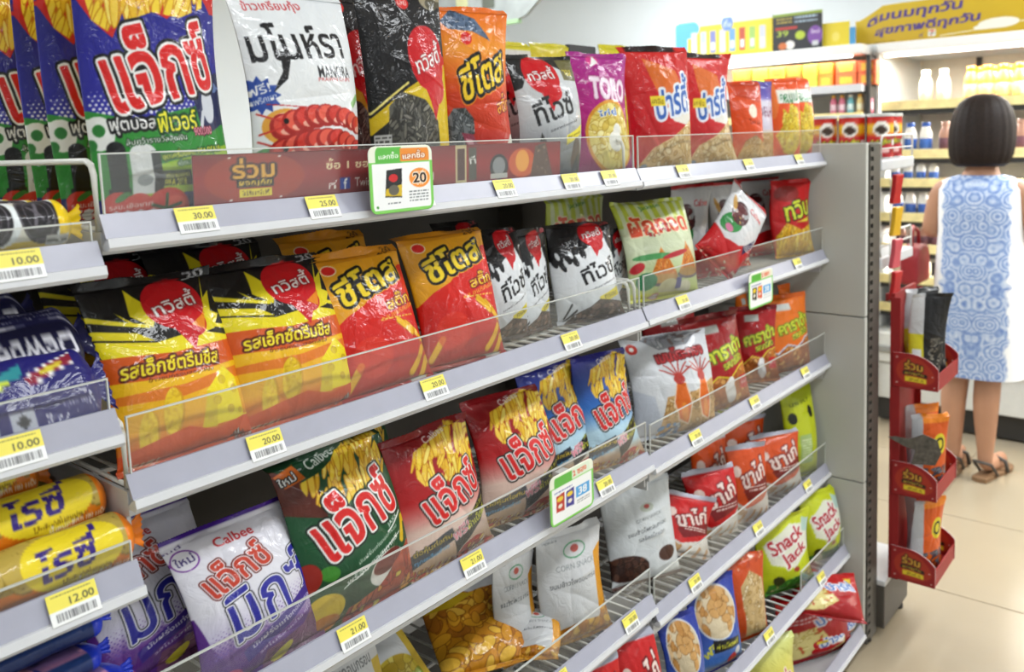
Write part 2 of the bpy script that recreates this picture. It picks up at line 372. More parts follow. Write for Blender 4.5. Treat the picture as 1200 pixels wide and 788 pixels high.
@design
def manora_white():
    c = Canvas(.72, 420, '#eceef0'); c.vgrad([(0, '#d8dcd8'), (.3, '#eceff0'), (1, '#e4e8ec')])
    c.text('ข้าวเกรียบกุ้ง', .35, .9, .06, '#c3262c', 4, wid=.5, bold=.02)
    c.text('มโนห์รา', .47, .745, .17, '#16161a', 4, wid=.86, bold=.035); c.poly([(.28, .7), (.36, .67), (.3, .57), (.15, .5), (.27, .6)], '#16161a')
    c.text('MANORA', .75, .61, .055, '#2a2a30', 2, wid=.36, bold=.015); c.text('PRAWN CHIPS', .74, .575, .016, '#c0474a', 2, wid=.36)
    for k in range(12): a = k*math.pi/6; c.poly([(.06+.17*math.cos(a), .5+.085*math.sin(a)), (.06+.1*math.cos(a+.5), .5+.05*math.sin(a+.5)), (.06, .5), (.06+.1*math.cos(a-.5), .5+.05*math.sin(a-.5))], '#2b4ba0')
    c.text('ฟรี!', .06, .525, .045, WH, 12, wid=.18, bold=.02); c.text('นำพริกเผา', .07, .48, .03, WH, 12, wid=.24)
    c.ell(.25, .36, .2, .08, '#e2a23c'); c.ell(.16, .16, .26, .12, '#4c9a44'); c.bits(c.m_ell(.16, .16, .26, .12), 60, .018, .01, ['#5fae4c', '#3c8a3a', '#7cc060'], '#2e7030')
    c.ell(.85, .14, .16, .1, '#7c2a48'); c.ell(.95, .2, .1, .06, '#3f7a38'); c.ell(.6, .1, .16, .06, '#3c6a55'); c.bits(c.m_poly([(0, 0), (1, 0), (1, .12), (0, .1)]), 60, .03, .015, ['#b33a30', '#5a9a48', '#e3b04a', '#8a3355'], '#40341e')
    for (v0, k) in ((.36, 0), (.24, 1)):
        for i in range(9):
            t = i/8; u = .22+.75*t; v = v0+.05*math.sin(t*3.0)+.012*k; c.ell(u, v, .115-.02*t, .06-.018*t, '#a8231f'); c.ell(u+.012, v+.008, .095-.02*t, .045-.014*t, ['#de4a3a', '#e9604c', '#d63c31'][i % 3])
            c.ell(u+.02, v-.02, .05, .014, '#f3b09a')
        c.line(.22, v0+.02, .02, v0+.06, .008, '#c8322a'); c.line(.22, v0, .03, v0-.03, .008, '#c8322a'); c.line(.3, v0-.04, .26, v0-.1, .007, '#d85a46'); c.line(.4, v0-.05, .38, v0-.11, .007, '#d85a46'); c.line(.5, v0-.05, .5, v0-.11, .007, '#e89a84')
        c.ell(.24, v0+.025, .022, .012, BK)
    c.line(.1, .46, .55, .44, .004, '#c3262c'); c.line(.9, .46, 1, .5, .03, '#8fbf7a')
    return c
@design
def seaweed_black():
    c = Canvas(.68, 400, '#141316'); c.poly([(0, .38), (.45, .52), (1, .66), (1, .0), (0, 0)], '#d8b91c'); c.poly([(0, .3), (.3, .4), (.3, 0), (0, 0)], '#1b1a18')
    m = c.m_poly([(.2, .43), (.36, .5), (.62, .46), (.8, .36), (.84, .16), (.7, .06), (.2, .02), (.14, .2)]); c.put(m, '#5c5a52'); c.bits(m, 170, .04, .014, ['#6e6b60', '#4c4a42', '#8a877a', '#3b3a34', '#77736a'], '#2b2a26')
    balloon(c, .74, .66, .26, rot=16); c.ell(.55, .93, .07, .035, '#d8231f'); c.text('เลย์', .55, .93, .03, WH, 0, wid=.1); c.ell(.9, .95, .14, .05, '#9a9074'); c.ell(.92, .93, .09, .03, '#55503e'); c.text('ทวิสตี้', .3, .9, .02, '#bdbdbd', 8, wid=.2)
    c.line(.0, .4, .44, .54, .012, '#f0df7a'); c.rect(.02, .2, .2, .3, '#c9cbc6'); c.lines_of_text(.03, .19, .205, .295, 5, '#40403c'); c.poly([(.55, .0), (1, .12), (1, .0)], '#efe02b')
    return c
@design
def dino_orange():
    c = Canvas(.7, 400, '#e87a1a'); c.vgrad([(0, '#7a1c16'), (.25, '#b5261a'), (.52, '#d8481a'), (.75, '#ef9722'), (1, '#e86a1a')])
    c.poly([(.08, .9), (.25, .97), (.55, .92), (.75, .8), (.5, .85), (.2, .86)], '#5a6f8c'); c.bits(c.m_poly([(.08, .9), (.25, .97), (.55, .92), (.75, .8), (.5, .85), (.2, .86)]), 50, .012, .007, ['#7d93ae', '#435873', '#9fb0c4'], '#33465e')
    c.poly([(.0, .5), (.5, .55), (1, .42), (1, .3), (0, .36)], '#c93a18', .6)
    c.text('ชีโตส', .62, .63, .2, '#f4cf2a', 17, [(.028, '#e98a1e'), (.02, BK)], wid=.66, bold=.05, shear=.15); c.text('สติ๊ก', .9, .47, .1, '#f6a92a', 10, [(.008, '#7a1512')], wid=.26, bold=.03)
    c.ell(.42, .81, .07, .035, '#d8231f'); c.text('เลย์', .42, .81, .03, WH, 0, wid=.1)
    h = c.m_poly([(.05, .36), (.2, .44), (.34, .44), (.44, .38), (.42, .3), (.34, .3), (.5, .1), (.56, .0), (.0, .0)]); c.put(h, '#6f7476'); c.bits(h, 150, .03, .011, ['#84898a', '#5c6163', '#9aa0a0', '#4a4f52'], '#33383a')
    c.poly([(.26, .31), (.4, .3), (.56, .06), (.5, .01), (.42, .06)], '#8d3a4e'); c.poly([(.3, .28), (.38, .27), (.5, .08), (.46, .05)], '#d79aa6')
    c.poly([(.72, .12), (.95, .26), (1, .1), (.8, .04)], '#e8bf25'); c.poly([(.8, .2), (1, .3), (1, .22)], '#ded9cc')
    return c
@design
def twise_silver():
    c = Canvas(.68, 380, '#b9bdc1'); c.vgrad([(0, '#55585c'), (.25, '#8a8d91'), (.5, '#c4c8cb'), (1, '#cfd3d6')])
    c.poly([(0, 1), (1, 1), (1, .9), (.75, .86), (.5, .93), (.25, .86), (.1, .72), (0, .7)], '#1a1a1c'); balloon(c, .42, .82, .25, rot=5); c.rect(.75, .78, 1, .95, '#6b6640'); c.text('ซอส', .87, .84, .05, '#e8d63c', 0, wid=.18, bold=.02)
    c.text('ทีไวซ์', .48, .57, .19, '#17171a', 14, wid=.64, bold=.04); c.text('รสสาหร่ายเกาหลี', .6, .43, .022, '#2a2a2e', 14, wid=.5); c.poly([(.62, .35), (.98, .44), (.98, .37), (.63, .28)], '#efe046'); c.text('ใหม่ สูตรเด็ด', .8, .36, .025, '#3a3414', 13, wid=.3)
    c.poly([(.05, .2), (.22, .3), (.24, .38), (.32, .3), (.52, .2), (.5, .1), (.3, .04), (.05, .05)], '#3b3a38'); c.bits(c.m_ell(.3, .15, .2, .1), 50, .03, .012, ['#6e5644', '#4b3f38', '#2c2b2a', '#84705c'], '#1e1c1a')
    c.ell(.85, .22, .1, .12, '#5e4a40'); c.ell(.95, .12, .12, .1, '#303236'); c.rect(.0, .0, 1, .05, '#3b3d42')
    return c
@design
def toro_magenta():
    c = Canvas(.66, 380, '#b5157e'); c.vgrad([(0, '#8a0f63'), (.5, '#b5157e'), (1, '#a31a86')])
    c.text('TORO', .62, .69, .17, '#f2e4ef', -4, [(.016, '#7a0a50'), (.01, '#e7b9d6')], wid=.62, bold=.03)
    m = c.m_ell(.58, .32, .38, .26, -15); c.put(c.m_ell(.58, .32, .42, .285, -15), '#e09a2a'); c.put(m, '#e9d878'); c.bits(m, 60, .05, .03, ['#efe08a', '#e2cc62', '#f4eaa6', '#d9bd50'], '#b9962c')
    c.text('ไก่ยู่', .52, .5, .06, '#2b62b8', 8, [(.006, WH)], wid=.3, bold=.03); c.ell(.4, .92, .09, .045, '#d83a8a'); c.poly([(.35, .86), (.42, .96), (.48, .9)], WH)
    c.ell(.62, .28, .13, .08, '#efeee6'); c.ell(.66, .36, .07, .06, '#f3f2ea'); c.rect(0, 0, 1, .04, '#6d0d4c')
    return c
@design
def party_red():
    c = Canvas(.64, 380, '#c4121a'); c.vgrad([(0, '#a80f16'), (.4, '#c4121a'), (1, '#d42a26')])
    c.poly([(.3, .9), (.75, .8), (.95, .5), (.55, .5), (.4, .65)], '#de6d25'); c.poly([(.5, .5), (1, .58), (1, .36), (.62, .4)], '#e9e6dc')
    c.text('ปาร์ตี้', .66, .6, .3, '#2d5fb4', 12, [(.022, '#e8eef6')], wid=.62, bold=.05, shear=.2); c.rect(.3, .52, .5, .6, '#f0d832'); c.text('เกลือ', .4, .56, .045, '#6a5410', -6, wid=.16)
    m = c.m_poly([(.1, .06), (.3, .2), (.6, .28), (1, .42), (1, 0), (.15, 0)]); c.put(m, '#d8b780'); c.bits(m, 90, .035, .024, ['#e2c893', '#d4b06f', '#ead6a8', '#c79d58'], '#9a7434')
    c.ell(.2, .05, .06, .03, '#8e9aa6'); c.rect(.1, .95, .8, 1, '#2a1a1c')
    return c
@design
def corn_orange():
    c = Canvas(.62, 360, '#e8551a'); c.poly([(0, 1), (.2, 1), (.3, .7), (.12, .5), (0, .5)], '#f07a34'); c.rect(.25, .68, 1, .84, '#f2f1e6'); c.text('คอนเน่', .64, .77, .13, '#1c7a3a', 2, [(.01, WH)], wid=.62, bold=.04); c.text('CORNAE', .6, .69, .03, '#2f7d44', 0, wid=.4)
    m = c.m_poly([(.35, .62), (.5, .55), (.62, .68), (.9, .62), (.98, .2), (.7, .05), (.4, .1), (.12, .3), (.3, .4)]); c.put(m, '#e3c52c'); c.bits(m, 80, .05, .022, ['#ecd444', '#d6c038', '#f2e468', '#c8b92e'], '#b07a14'); c.rect(0, 0, 1, .05, '#d94514')
    return c
@design
def orange_cone():
    c = Canvas(.62, 320, '#dd4b12'); c.poly([(0, 1), (1, 1), (.9, .72), (.2, .8)], '#c43c10'); c.ell(.6, .62, .14, .08, '#f1e6d4'); c.text('โคน', .62, .5, .06, '#6b1a0c', 0, wid=.4); m = c.m_poly([(.3, .28), (.6, .34), (1, .25), (1, 0), (0, 0), (.1, .1)]); c.put(m, '#cfa05a'); c.bits(m, 40, .05, .02, ['#dcb67a', '#c89448', '#e6c893'], '#8a5c20'); return c
@design
def violet_delft():
    c = Canvas(.5, 320, '#43309a'); c.vgrad([(0, '#b98a50'), (.35, '#c99a5c'), (.4, '#cfcadd'), (.75, '#d8d4e4'), (.8, '#4a36a8'), (1, '#3d2c92')]); c.text('DELHI', .5, .62, .12, '#6a2050', 0, wid=.8, bold=.03); c.bits(c.V < .35, 40, .06, .02, ['#dcb67a', '#c89448'], '#8a5c20'); return c
@design
def cheese_twist():
    c = Canvas(.74, 480, '#e8a01c'); c.vgrad([(0, '#d45a14'), (.14, '#e0761a'), (.22, '#f0b01e'), (.5, '#f2c21c'), (1, '#f2c21c')])
    c.poly([(0, 1), (1, 1), (1, .60), (.7, .64), (.4, .62), (0, .69)], '#121114'); c.poly([(0, .69), (.4, .62), (.7, .64), (1, .60), (1, .5), (0, .56)], '#eedc1c')
    c.poly([(0, .82), (.4, .72), (.4, .70), (.0, .79)], '#efe02a'); c.poly([(0, .745), (.3, .69), (.4, .63), (.0, .70)], '#e7d61e'); c.poly([(1, .66), (.62, .70), (.62, .685), (1, .635)], '#efe02a')
    c.poly([(.3, .78), (.34, .93), (.42, .84), (.5, .8), (.42, .7)], '#e7d61e'); c.poly([(.82, .7), (.96, .96), (.9, .82), (.98, .86), (.92, .74), (1, .72), (.9, .64), (.75, .62)], '#e7d61e'); c.poly([(.26, .76), (.2, .82), (.34, .72)], '#e7d61e')
    c.poly([(0, .6), (.5, .55), (1, .57), (1, .45), (.5, .42), (0, .47)], '#d5591a'); c.poly([(0, .4), (.5, .38), (1, .42), (1, .36), (.45, .32), (0, .36)], '#e07a22')
    balloon(c, .64, .81, .235, rot=9); c.poly([(.7, .68), (.86, .74), (.8, .64)], '#e8891c')
    c.text('รสเอ็กซ์ตรีมชีส', .47, .505, .085, '#f7e528', -2, [(.012, '#5d2208')], wid=.74, bold=.05, shear=.1); c.text('ข้าวอบกรอบสอดไส้ชีส', .52, .435, .022, '#4a1c08', -2, wid=.5)
    c.poly([(.6, .14), (.66, .32), (.86, .43), (.98, .36), (1, .14)], '#f4e01a'); c.poly([(.6, .14), (.66, .32), (.74, .3), (.72, .13)], '#e2c716')
    for (u, v, r) in ((.74, .26, .03), (.86, .2, .028), (.93, .3, .03), (.67, .18, .018), (.82, .36, .03), (.96, .18, .02)): c.ell(u, v, r*1.3, r*.8, '#cfae12'); c.ell(u, v-.004, r, r*.6, '#dcbf14')
    for (u, v, L) in ((.22, .18, .12), (.4, .26, .12)):
        c.ell(u, v, .075, L, '#d79d12', -6); c.ell(u-.005, v+.004, .066, L-.008, '#f0cc24', -6); c.bits(c.m_ell(u, v, .066, L-.008, -6), 26, .012, .006, ['#e3b81c', '#f5d94a'], '#e0b41a')
    c.poly([(0, .12), (.5, .17), (.7, .12), (1, .15), (1, 0), (0, 0)], '#d5511a'); c.bits(c.m_poly([(.55, 0), (.95, .1), (1, 0)]), 30, .02, .01, ['#c9c9c6', '#8d8d8c', '#b5482a'], '#6a3018'); c.lines_of_text(.05, .3, .03, .07, 2, '#f0dcc0')
    c.text('20', .86, .965, .05, '#cfd0d4', 6, wid=.16, bold=.03)
    return c
@design
def cheese_stick_red():
    c = Canvas(.66, 460, '#d41c16'); c.vgrad([(0, '#b3160f'), (.5, '#d81f15'), (1, '#dc2a18')])
    c.poly([(0, 1), (1, 1), (1, .84), (.62, .72), (.4, .6), (.2, .55), (0, .47)], '#e8a31c'); c.poly([(0, 1), (1, 1), (1, .93), (0, .9)], '#d28a16')
    c.text('ชีโตส', .55, .77, .19, '#f6d72a', 17, [(.026, '#f0b21e'), (.02, BK)], wid=.78, bold=.055, shear=.15); c.text('สติ๊ก', .8, .6, .095, '#f6c92a', 10, [(.01, '#7d0d0c')], wid=.36, bold=.035); c.text('รส อเมริกันชีส', .76, .52, .034, '#f5c23a', 12, wid=.5)
    c.ell(.2, .87, .07, .032, '#d8231f'); c.ring(.2, .87, .08, .037, .01, '#f4e9c0')
    for (u0, v0, u1, v1) in ((.78, .42, .98, .3), (.74, .1, .96, .24), (.7, .45, .84, .36), (.86, .04, .99, .16), (.06, .1, .2, .22)):
        c.line(u0, v0, u1, v1, .055, '#b56c0e'); c.line(u0, v0+.004, u1, v1+.004, .044, '#f1b91f')
    c.ell(.34, .26, .2, .13, '#e23a20', al=.6); c.lines_of_text(.5, .95, .47, .49, 1, '#f0c04a'); c.rect(.72, .0, .9, .06, '#d8d6d0'); c.rect(0, 0, 1, .03, '#8f120d')
    c.text('20', .85, .955, .05, '#3c2a10', 4, wid=.14, bold=.02)
    return c
@design
def twise_white():
    c = Canvas(.7, 440, '#dfe3e8'); c.vgrad([(0, '#c4c9d0'), (.3, '#e2e6ea'), (1, '#e6e9ed')]); c.poly([(0, 1), (1, 1), (1, .82), (.85, .8), (.7, .76), (.55, .72), (.4, .66), (.2, .64), (0, .62)], '#17161a')
    for (u, v, l) in ((.05, .62, .07), (.14, .6, .1), (.24, .62, .05), (.33, .6, .06), (.46, .66, .05), (.93, .78, .09), (.99, .74, .1)): c.ell(u, v, .045, l, '#17161a', 18)
    for (u, v) in ((.1, .66), (.28, .66), (.2, .58)): c.ell(u, v, .025, .04, '#e2e6ea', 20)
    balloon(c, .66, .85, .2, rot=8); c.text('ทีไวซ์', .68, .5, .17, '#17161a', 16, wid=.62, bold=.045); c.text('รสสาหร่ายเกาหลีผสมงาดำ', .68, .35, .018, '#26252a', 16, wid=.6)
    c.poly([(.6, .24), (.98, .33), (.98, .25), (.6, .17)], '#e8d63a'); c.text('กรอบ', .8, .25, .035, '#4a4216', 12, wid=.24, bold=.02)
    c.poly([(.1, 0), (.2, .1), (.45, .16), (.6, .22), (1, .18), (1, 0)], '#4b3d36'); c.bits(c.m_poly([(.15, 0), (.25, .1), (.45, .15), (.6, .2), (1, .17), (1, 0)]), 40, .05, .03, ['#6b5348', '#7d6455', '#4d3c35', '#94796a'], '#2c221e')
    c.line(.08, .08, .2, .2, .02, '#17161a'); c.line(.1, .06, .26, .14, .02, '#17161a'); c.text('20', .9, .955, .05, '#c94a52', 6, wid=.14, bold=.02); c.bits((c.V < .1) & (c.U > .1), 14, .012, .008, ['#e8e8ec'], '#9a9aa2')
    return c
@design
def pumpkin_green():
    c = Canvas(.78, 420, '#d4dcb0'); c.vgrad([(0, '#c9cf58'), (.2, '#b9c98a'), (.5, '#d3dcbc'), (1, '#cdd9a4')])
    for i in range(9): c.poly([(i*.13, 1), (i*.13+.07, 1), (i*.13+.05, .72), (i*.13-.02, .72)], '#b9c63e')
    c.text('Jackson', .5, .9, .055, '#3a7d3c', 6, wid=.3, bold=.02); c.text('ผักทอด', .52, .73, .2, '#d9451b', 2, [(.01, '#f3e7c4')], wid=.84, bold=.07); c.bits(c.m_ell(.55, .66, .3, .07), 20, .018, .012, ['#c51f2a', '#e8d8d0'], '#8a1018')
    for (u, v) in ((.42, .3), (.82, .34)):
        m = c.m_poly([(u-.2, v-.1), (u, v+.2), (u+.2, v-.1)]); c.put(m, '#e08a2c'); c.bits(m, 60, .035, .01, ['#f0a848', '#e4892a', '#f4be6c', '#d8741c'], '#b35a10'); c.ell(u, v-.11, .21, .05, '#5a4a58'); c.ell(u, v-.095, .19, .04, '#b98a3a')
    c.ell(.2, .2, .13, .08, '#1c7a48'); c.ell(.1, .33, .1, .045, '#c01f2c', 20); c.ell(.5, .12, .14, .08, '#cfc89a'); c.ell(.75, .1, .12, .07, '#d9d4b4'); c.ell(.3, .42, .25, .03, '#4c9a58'); c.ell(.62, .42, .2, .025, '#b82430', 10); c.rect(.6, .1, .68, .2, '#4c4a8a')
    c.poly([(0, .1), (1, .06), (1, 0), (0, 0)], '#cfd23c'); c.ell(.35, .05, .06, .035, '#d8d0c8'); c.ring(.35, .05, .06, .035, .012, '#c0504a')
    return c
@design
def prawn_white_red():
    c = Canvas(.7, 400, '#d9dadd'); c.poly([(0, .40), (.3, .30), (.62, .34), (1, .54), (1, 0), (0, 0)], '#c4161c'); c.poly([(0, 1), (1, 1), (1, .965), (0, .955)], '#b5141c')
    c.ell(.26, .5, .22, .12, '#2f8a42', 20); c.ell(.36, .66, .2, .14, '#4a2428'); c.ell(.36, .69, .2, .08, '#a8aaac', 10); c.ell(.36, .72, .15, .045, '#5a1c20'); c.bits(c.m_ell(.34, .6, .15, .08), 26, .03, .018, ['#6a1f24', '#8a2a2c', '#d8c8c0', '#c9a050'], '#3a1214')
    c.ell(.18, .74, .05, .09, '#c99a4a', 20); c.text('Calbee', .74, .80, .07, '#c4262c', 0, wid=.38, bold=.03); c.ell(.26, .43, .09, .04, '#d77aa0', -20); c.poly([(.72, .38), (.98, .6), (1, .5), (.82, .3)], '#2a2350')
    for i in range(4): c.ring(.85, .5, .2-.04*i, .12-.024*i, .012, '#e8e0e0')
    c.bits(c.m_poly([(.1, 0), (.1, .12), (1, .12), (1, 0)]), 20, .04, .02, ['#d84a3a', '#e8d8c0', '#c03028'], '#8a1012'); return c
@design
def fries_red():
    c = Canvas(.7, 360, '#c01418'); c.text('ทวิน', .6, .62, .22, '#d8e03a', 10, [(.018, '#1c2a14')], wid=.66, bold=.05); c.ell(.35, .82, .3, .1, '#8d1a14'); m = c.m_poly([(.0, .0), (.05, .3), (.3, .46), (.6, .36), (1, .44), (1, 0)]); c.put(m, '#d6a51c'); c.bits(m, 60, .1, .022, ['#f0c832', '#e8b424', '#f6da5c'], '#a87410', rot=70); c.poly([(.5, .46), (.9, .52), (.86, .46)], '#e8d63a'); return c
@design
def jaxx_purple():
    c = Canvas(.76, 480, '#e0deea'); c.vgrad([(0, '#4a2468'), (.22, '#6a3a94'), (.34, '#cfcae2'), (.5, '#e6e5ee'), (1, '#e4e3ee')]); c.poly([(0, 0), (0, .5), (.08, .3), (.2, .16), (.5, .12), (1, .3), (1, 0)], '#5a2a86')
    for i in range(24):
        for j in range(10): c.ell(.1+i*.04+(j % 2)*.02, .26+j*.016+.12*(i/24-.3), .012-.001*j, .007-.0006*j, '#6a48a0')
    c.rect(0, .965, 1, 1, '#4a2590'); c.text('Calbee', .5, .87, .06, '#c4262c', 0, wid=.3, bold=.035); c.ell(.11, .84, .1, .06, '#e6e5ee'); c.ring(.11, .84, .11, .068, .012, '#7a3aa0'); c.text('ใหม่', .11, .845, .06, '#3a2a70', 4, wid=.15, bold=.02); c.text('วันนี้', .06, .925, .02, '#3a2a70', 6, wid=.2)
    c.text('แจ็กซ์', .4, .69, .19, '#c8402c', 14, [(.014, '#6a2018'), (.007, '#f0eef4')], wid=.52, bold=.045, shear=-.1); c.text('มิกซ์', .6, .47, .3, '#2c2c9a', 14, [(.02, '#d8d6e6'), (.015, BK), (.009, '#f2f2f8')], wid=.72, bold=.02, shear=.12)
    c.poly([(.3, .2), (1, .44), (1, .34), (.34, .13)], '#43308c'); c.text('มันฝรั่งแท่งทอดกรอบ', .67, .285, .04, '#efeef6', 18, wid=.62, bold=.02); c.text('รสโนริสาหร่าย ญี่ปุ่น', .7, .215, .036, '#dcd6ee', 18, wid=.56)
    m = c.m_poly([(.45, 0), (.5, .14), (.8, .18), (1, .28), (1, 0)]); c.put(m, '#7c4a74'); c.bits(m, 26, .06, .014, ['#8d5a84', '#9c6c94', '#6c3c66'], '#5a3056'); c.ell(.62, .08, .1, .035, '#d8cc3a', 30); c.ell(.2, .08, .1, .05, '#c0487a'); return c
@design
def jaxx_green():
    c = Canvas(.74, 460, '#174a2a'); c.vgrad([(0, '#0f3a20'), (.5, '#1a5430'), (1, '#123c22')]); c.poly([(0, .96), (0, .7), (.28, .62), (.3, .8)], '#5a2418')
    m = c.m_poly([(.2, .74), (.16, .84), (.35, .86), (.5, .9), (.62, .98), (.95, .98), (1, .8), (.8, .6), (.5, .66), (.35, .6)]); fries(c, m, 90, .08); c.poly([(.0, .92), (.2, .95), (.25, .86), (.06, .84)], '#c8641c'); c.text('ใหม่', .1, .885, .05, WH, 8, [(.006, BK)], wid=.16, bold=.03)
    c.text('Calbee', .42, .94, .06, '#e2e6e0', 14, wid=.26, bold=.02); jaxx_logo(c, .54, .6, .8, .33, 14, outer='#0c1c12'); c.text('JAXX', .85, .45, .03, WH, 20, wid=.14); c.line(.78, .4, .98, .48, .01, WH)
    c.text('มันฝรั่งแท่งทอดกรอบ', .66, .37, .03, '#e6e8df', 16, wid=.46); c.text('พร้อม ซอสเกาหลี', .6, .3, .036, WH, 16, wid=.56, bold=.015); c.line(.3, .22, .92, .37, .006, WH)
    c.ell(.72, .22, .2, .085, '#e6e4de', 10); c.ell(.72, .25, .17, .05, '#6a1c14', 10); c.rect(.0, .0, 1, .1, '#4c5a30'); c.ell(.14, .14, .17, .09, '#d8b81c'); c.ell(.14, .07, .14, .05, '#c87a1c'); c.ell(.2, .33, .08, .04, '#3f8a2c', -20); c.ell(.04, .34, .1, .08, '#9a2418'); m = c.m_poly([(.3, .0), (.35, .1), (.6, .14), (1, .3), (1, .05), (.7, 0)]); c.put(m, '#b0482a'); c.bits(m, 30, .05, .025, ['#c85a34', '#e0983c', '#a83824', '#d8bf4a'], '#702814'); c.line(.93, .32, .99, .44, .035, '#d9b41e'); return c
def jaxx_small(top, bodyc, lowc):
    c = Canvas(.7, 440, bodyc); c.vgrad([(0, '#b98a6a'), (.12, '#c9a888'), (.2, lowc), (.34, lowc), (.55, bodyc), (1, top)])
    m = c.m_poly([(.28, .62), (.2, .74), (.3, .86), (.5, .9), (.75, .98), (1, .92), (1, .6), (.6, .56)]); fries(c, m, 90, .075); c.text('Calbee', .58, .925, .045, '#f0e8e6', 12, wid=.28, bold=.02)
    jaxx_logo(c, .58, .53, .74, .28, 14, outer='#1c1410')
    c.poly([(.46, .23), (1, .42), (1, .3), (.5, .08)], '#151316'); c.poly([(.0, .2), (.46, .28), (.5, .2), (.0, .11)], '#1c2a3c'); c.text('ฟรี!', .56, .235, .08, '#e88a9c', 16, [(.005, WH)], wid=.2, bold=.04); c.text('ค่าเน็ตฟรี', .82, .27, .06, '#e6e83a', 16, wid=.36, bold=.03); c.text('กลับมาแล้ว 20 บาท', .84, .34, .034, '#e6e83a', 16, wid=.34, bold=.02); c.text('ต่อหุ้นต่อทัน', .24, .215, .05, '#e8c93a', 6, [(.005, BK)], wid=.42, bold=.03); c.text('ทุกเครือข่าย', .22, .155, .04, '#58aee0', 6, wid=.38, bold=.03)
    c.ell(.7, .08, .2, .06, '#e3ddcf', 8); c.ell(.7, .095, .17, .04, '#b2352a', 8); m = c.m_poly([(0, 0), (0, .1), (.4, .08), (1, .14), (1, 0)]); c.bits(m, 36, .04, .02, ['#d8503a', '#e2c06a', '#cfa040', '#efe0c0'], '#7a3018'); return c
@design
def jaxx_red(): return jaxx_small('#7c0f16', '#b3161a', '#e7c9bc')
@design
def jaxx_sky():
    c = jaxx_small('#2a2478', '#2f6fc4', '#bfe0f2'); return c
@design
def squid_white():
    c = Canvas(.78, 420, '#d6d9df'); c.vgrad([(0, '#b8c8dc'), (.3, '#dfe2e6'), (1, '#cfd3da')]); c.poly([(0, 0), (0, .5), (.22, .42), (.3, .1), (.2, 0)], '#c0c6d2')
    c.poly([(.2, .98), (.4, .84), (.75, .86), (.95, .98)], '#8d8f98'); c.bits(c.m_poly([(.2, .98), (.4, .86), (.75, .88), (.95, .98)]), 20, .05, .02, ['#c5c8cf', '#a5a8b0', '#7c6a66'], '#70727a')
    c.text('เบนโตะทอง', .63, .79, .12, '#b5242a', 4, [(.012, '#6a1216')], wid=.6, bold=.05); c.ell(.1, .88, .07, .05, '#c5352c'); c.ell(.1, .88, .03, .02, WH)
    m = c.m_poly([(.36, .4), (.3, .2), (.28, .04), (1, .0), (1, .5), (.7, .42)]); c.put(m, '#cfa468'); c.bits(m, 110, .03, .016, ['#dcb97e', '#c8995a', '#e6caa0', '#b98645'], '#8a6028')
    for u in (.52, .82):
        c.put(c.m_poly([(u-.05, .52), (u+.05, .53), (u+.13, .3), (u+.1, .1), (u-.04, .16), (u-.1, .34)]), '#f0d8bc'); c.put(c.m_poly([(u-.04, .52), (u+.04, .53), (u+.11, .3), (u+.085, .12), (u-.03, .18), (u-.085, .34)]), '#e06a1c'); c.ell(u+.03, .24, .04, .09, '#ef9034', 10); c.ell(u, .55, .06, .05, '#b5352c')
        for k in range(6): a = .5+k*.43; c.line(u, .57, u+.15*math.cos(a), .57+.1*math.sin(a)+.02, .014, '#b5352c'); c.line(u+.15*math.cos(a), .57+.1*math.sin(a)+.02, u+.21*math.cos(a), .6+.12*math.sin(a), .012, '#b5352c')
    c.bits(c.m_poly([(.2, 0), (.25, .16), (.55, .14), (.5, 0)]), 14, .03, .02, ['#6aa0d8', '#e6ecf2', '#4c84c4'], '#3a68a0'); return c
def carada(base, dark):
    c = Canvas(.72, 380, base); c.rect(0, .93, 1, 1, dark); m = c.m_poly([(0, 0), (0, .3), (.2, .26), (.4, .36), (.6, .32), (.8, .42), (1, .44), (1, 0)]); c.put(c.grow(m, .02), '#e3d83a' if base != '#e8741c' else '#dfe4ee'); c.put(c.grow(m, .006), '#3a4a8a' if base == '#e8741c' else '#a81a1a'); c.put(m, '#a85a20'); c.bits(m, 50, .045, .04, ['#c8782c', '#d8924a', '#b5662a', '#e0a860'], '#7a3c10')
    c.rect(.3, .8, .6, .88, '#c9cdc9'); c.text('คาราด้า', .62, .63, .17, '#d6dc38', 12, [(.014, '#5a7a1c')], wid=.74, bold=.05); c.text('รสบาร์บีคิว', .72, .5, .08, '#e2d83c', 12, [(.008, '#5a7a1c')], wid=.46, bold=.03); c.ell(.2, .42, .1, .07, base, 0); return c
@design
def carada_red():
    c = carada('#a9121a', '#7c0d14'); c.ell(.58, .2, .09, .12, '#e8e8ea', 10); c.ell(.6, .3, .06, .05, '#f0f0f2'); c.rect(.78, .2, .98, .34, '#c8242c'); c.text('ใหม่', .88, .27, .05, WH, 10, wid=.14); return c
@design
def carada_orange(): return carada('#e8741c', '#d8621a')
@design
def corn_white():
    c = Canvas(.74, 420, '#d3d5d8'); c.vgrad([(0, '#c4c6c8'), (1, '#d9dbde')]); c.ring(.55, .82, .17, .065, .016, '#4c9a6a'); c.ell(.55, .83, .06, .03, '#c05a50'); c.text('CORN SNACK', .55, .7, .045, '#8e9498', 0, wid=.6); c.text('ขนมข้าวโพดอบกรอบ', .52, .58, .05, '#5d6165', 2, wid=.76, bold=.015); c.poly([(.86, .75), (1, .8), (1, .2), (.84, .2)], '#d8951c')
    m = c.m_poly([(0, 0), (.0, .12), (.2, .2), (.5, .24), (.8, .2), (1, .34), (1, 0)]); c.put(m, '#c8861c'); c.bits(m, 60, .06, .035, ['#dca02c', '#c67f1a', '#e8b84a', '#b5701a'], '#8a500e'); c.text('vegetable', .2, .92, .03, '#7d8286', 0, wid=.24); return c
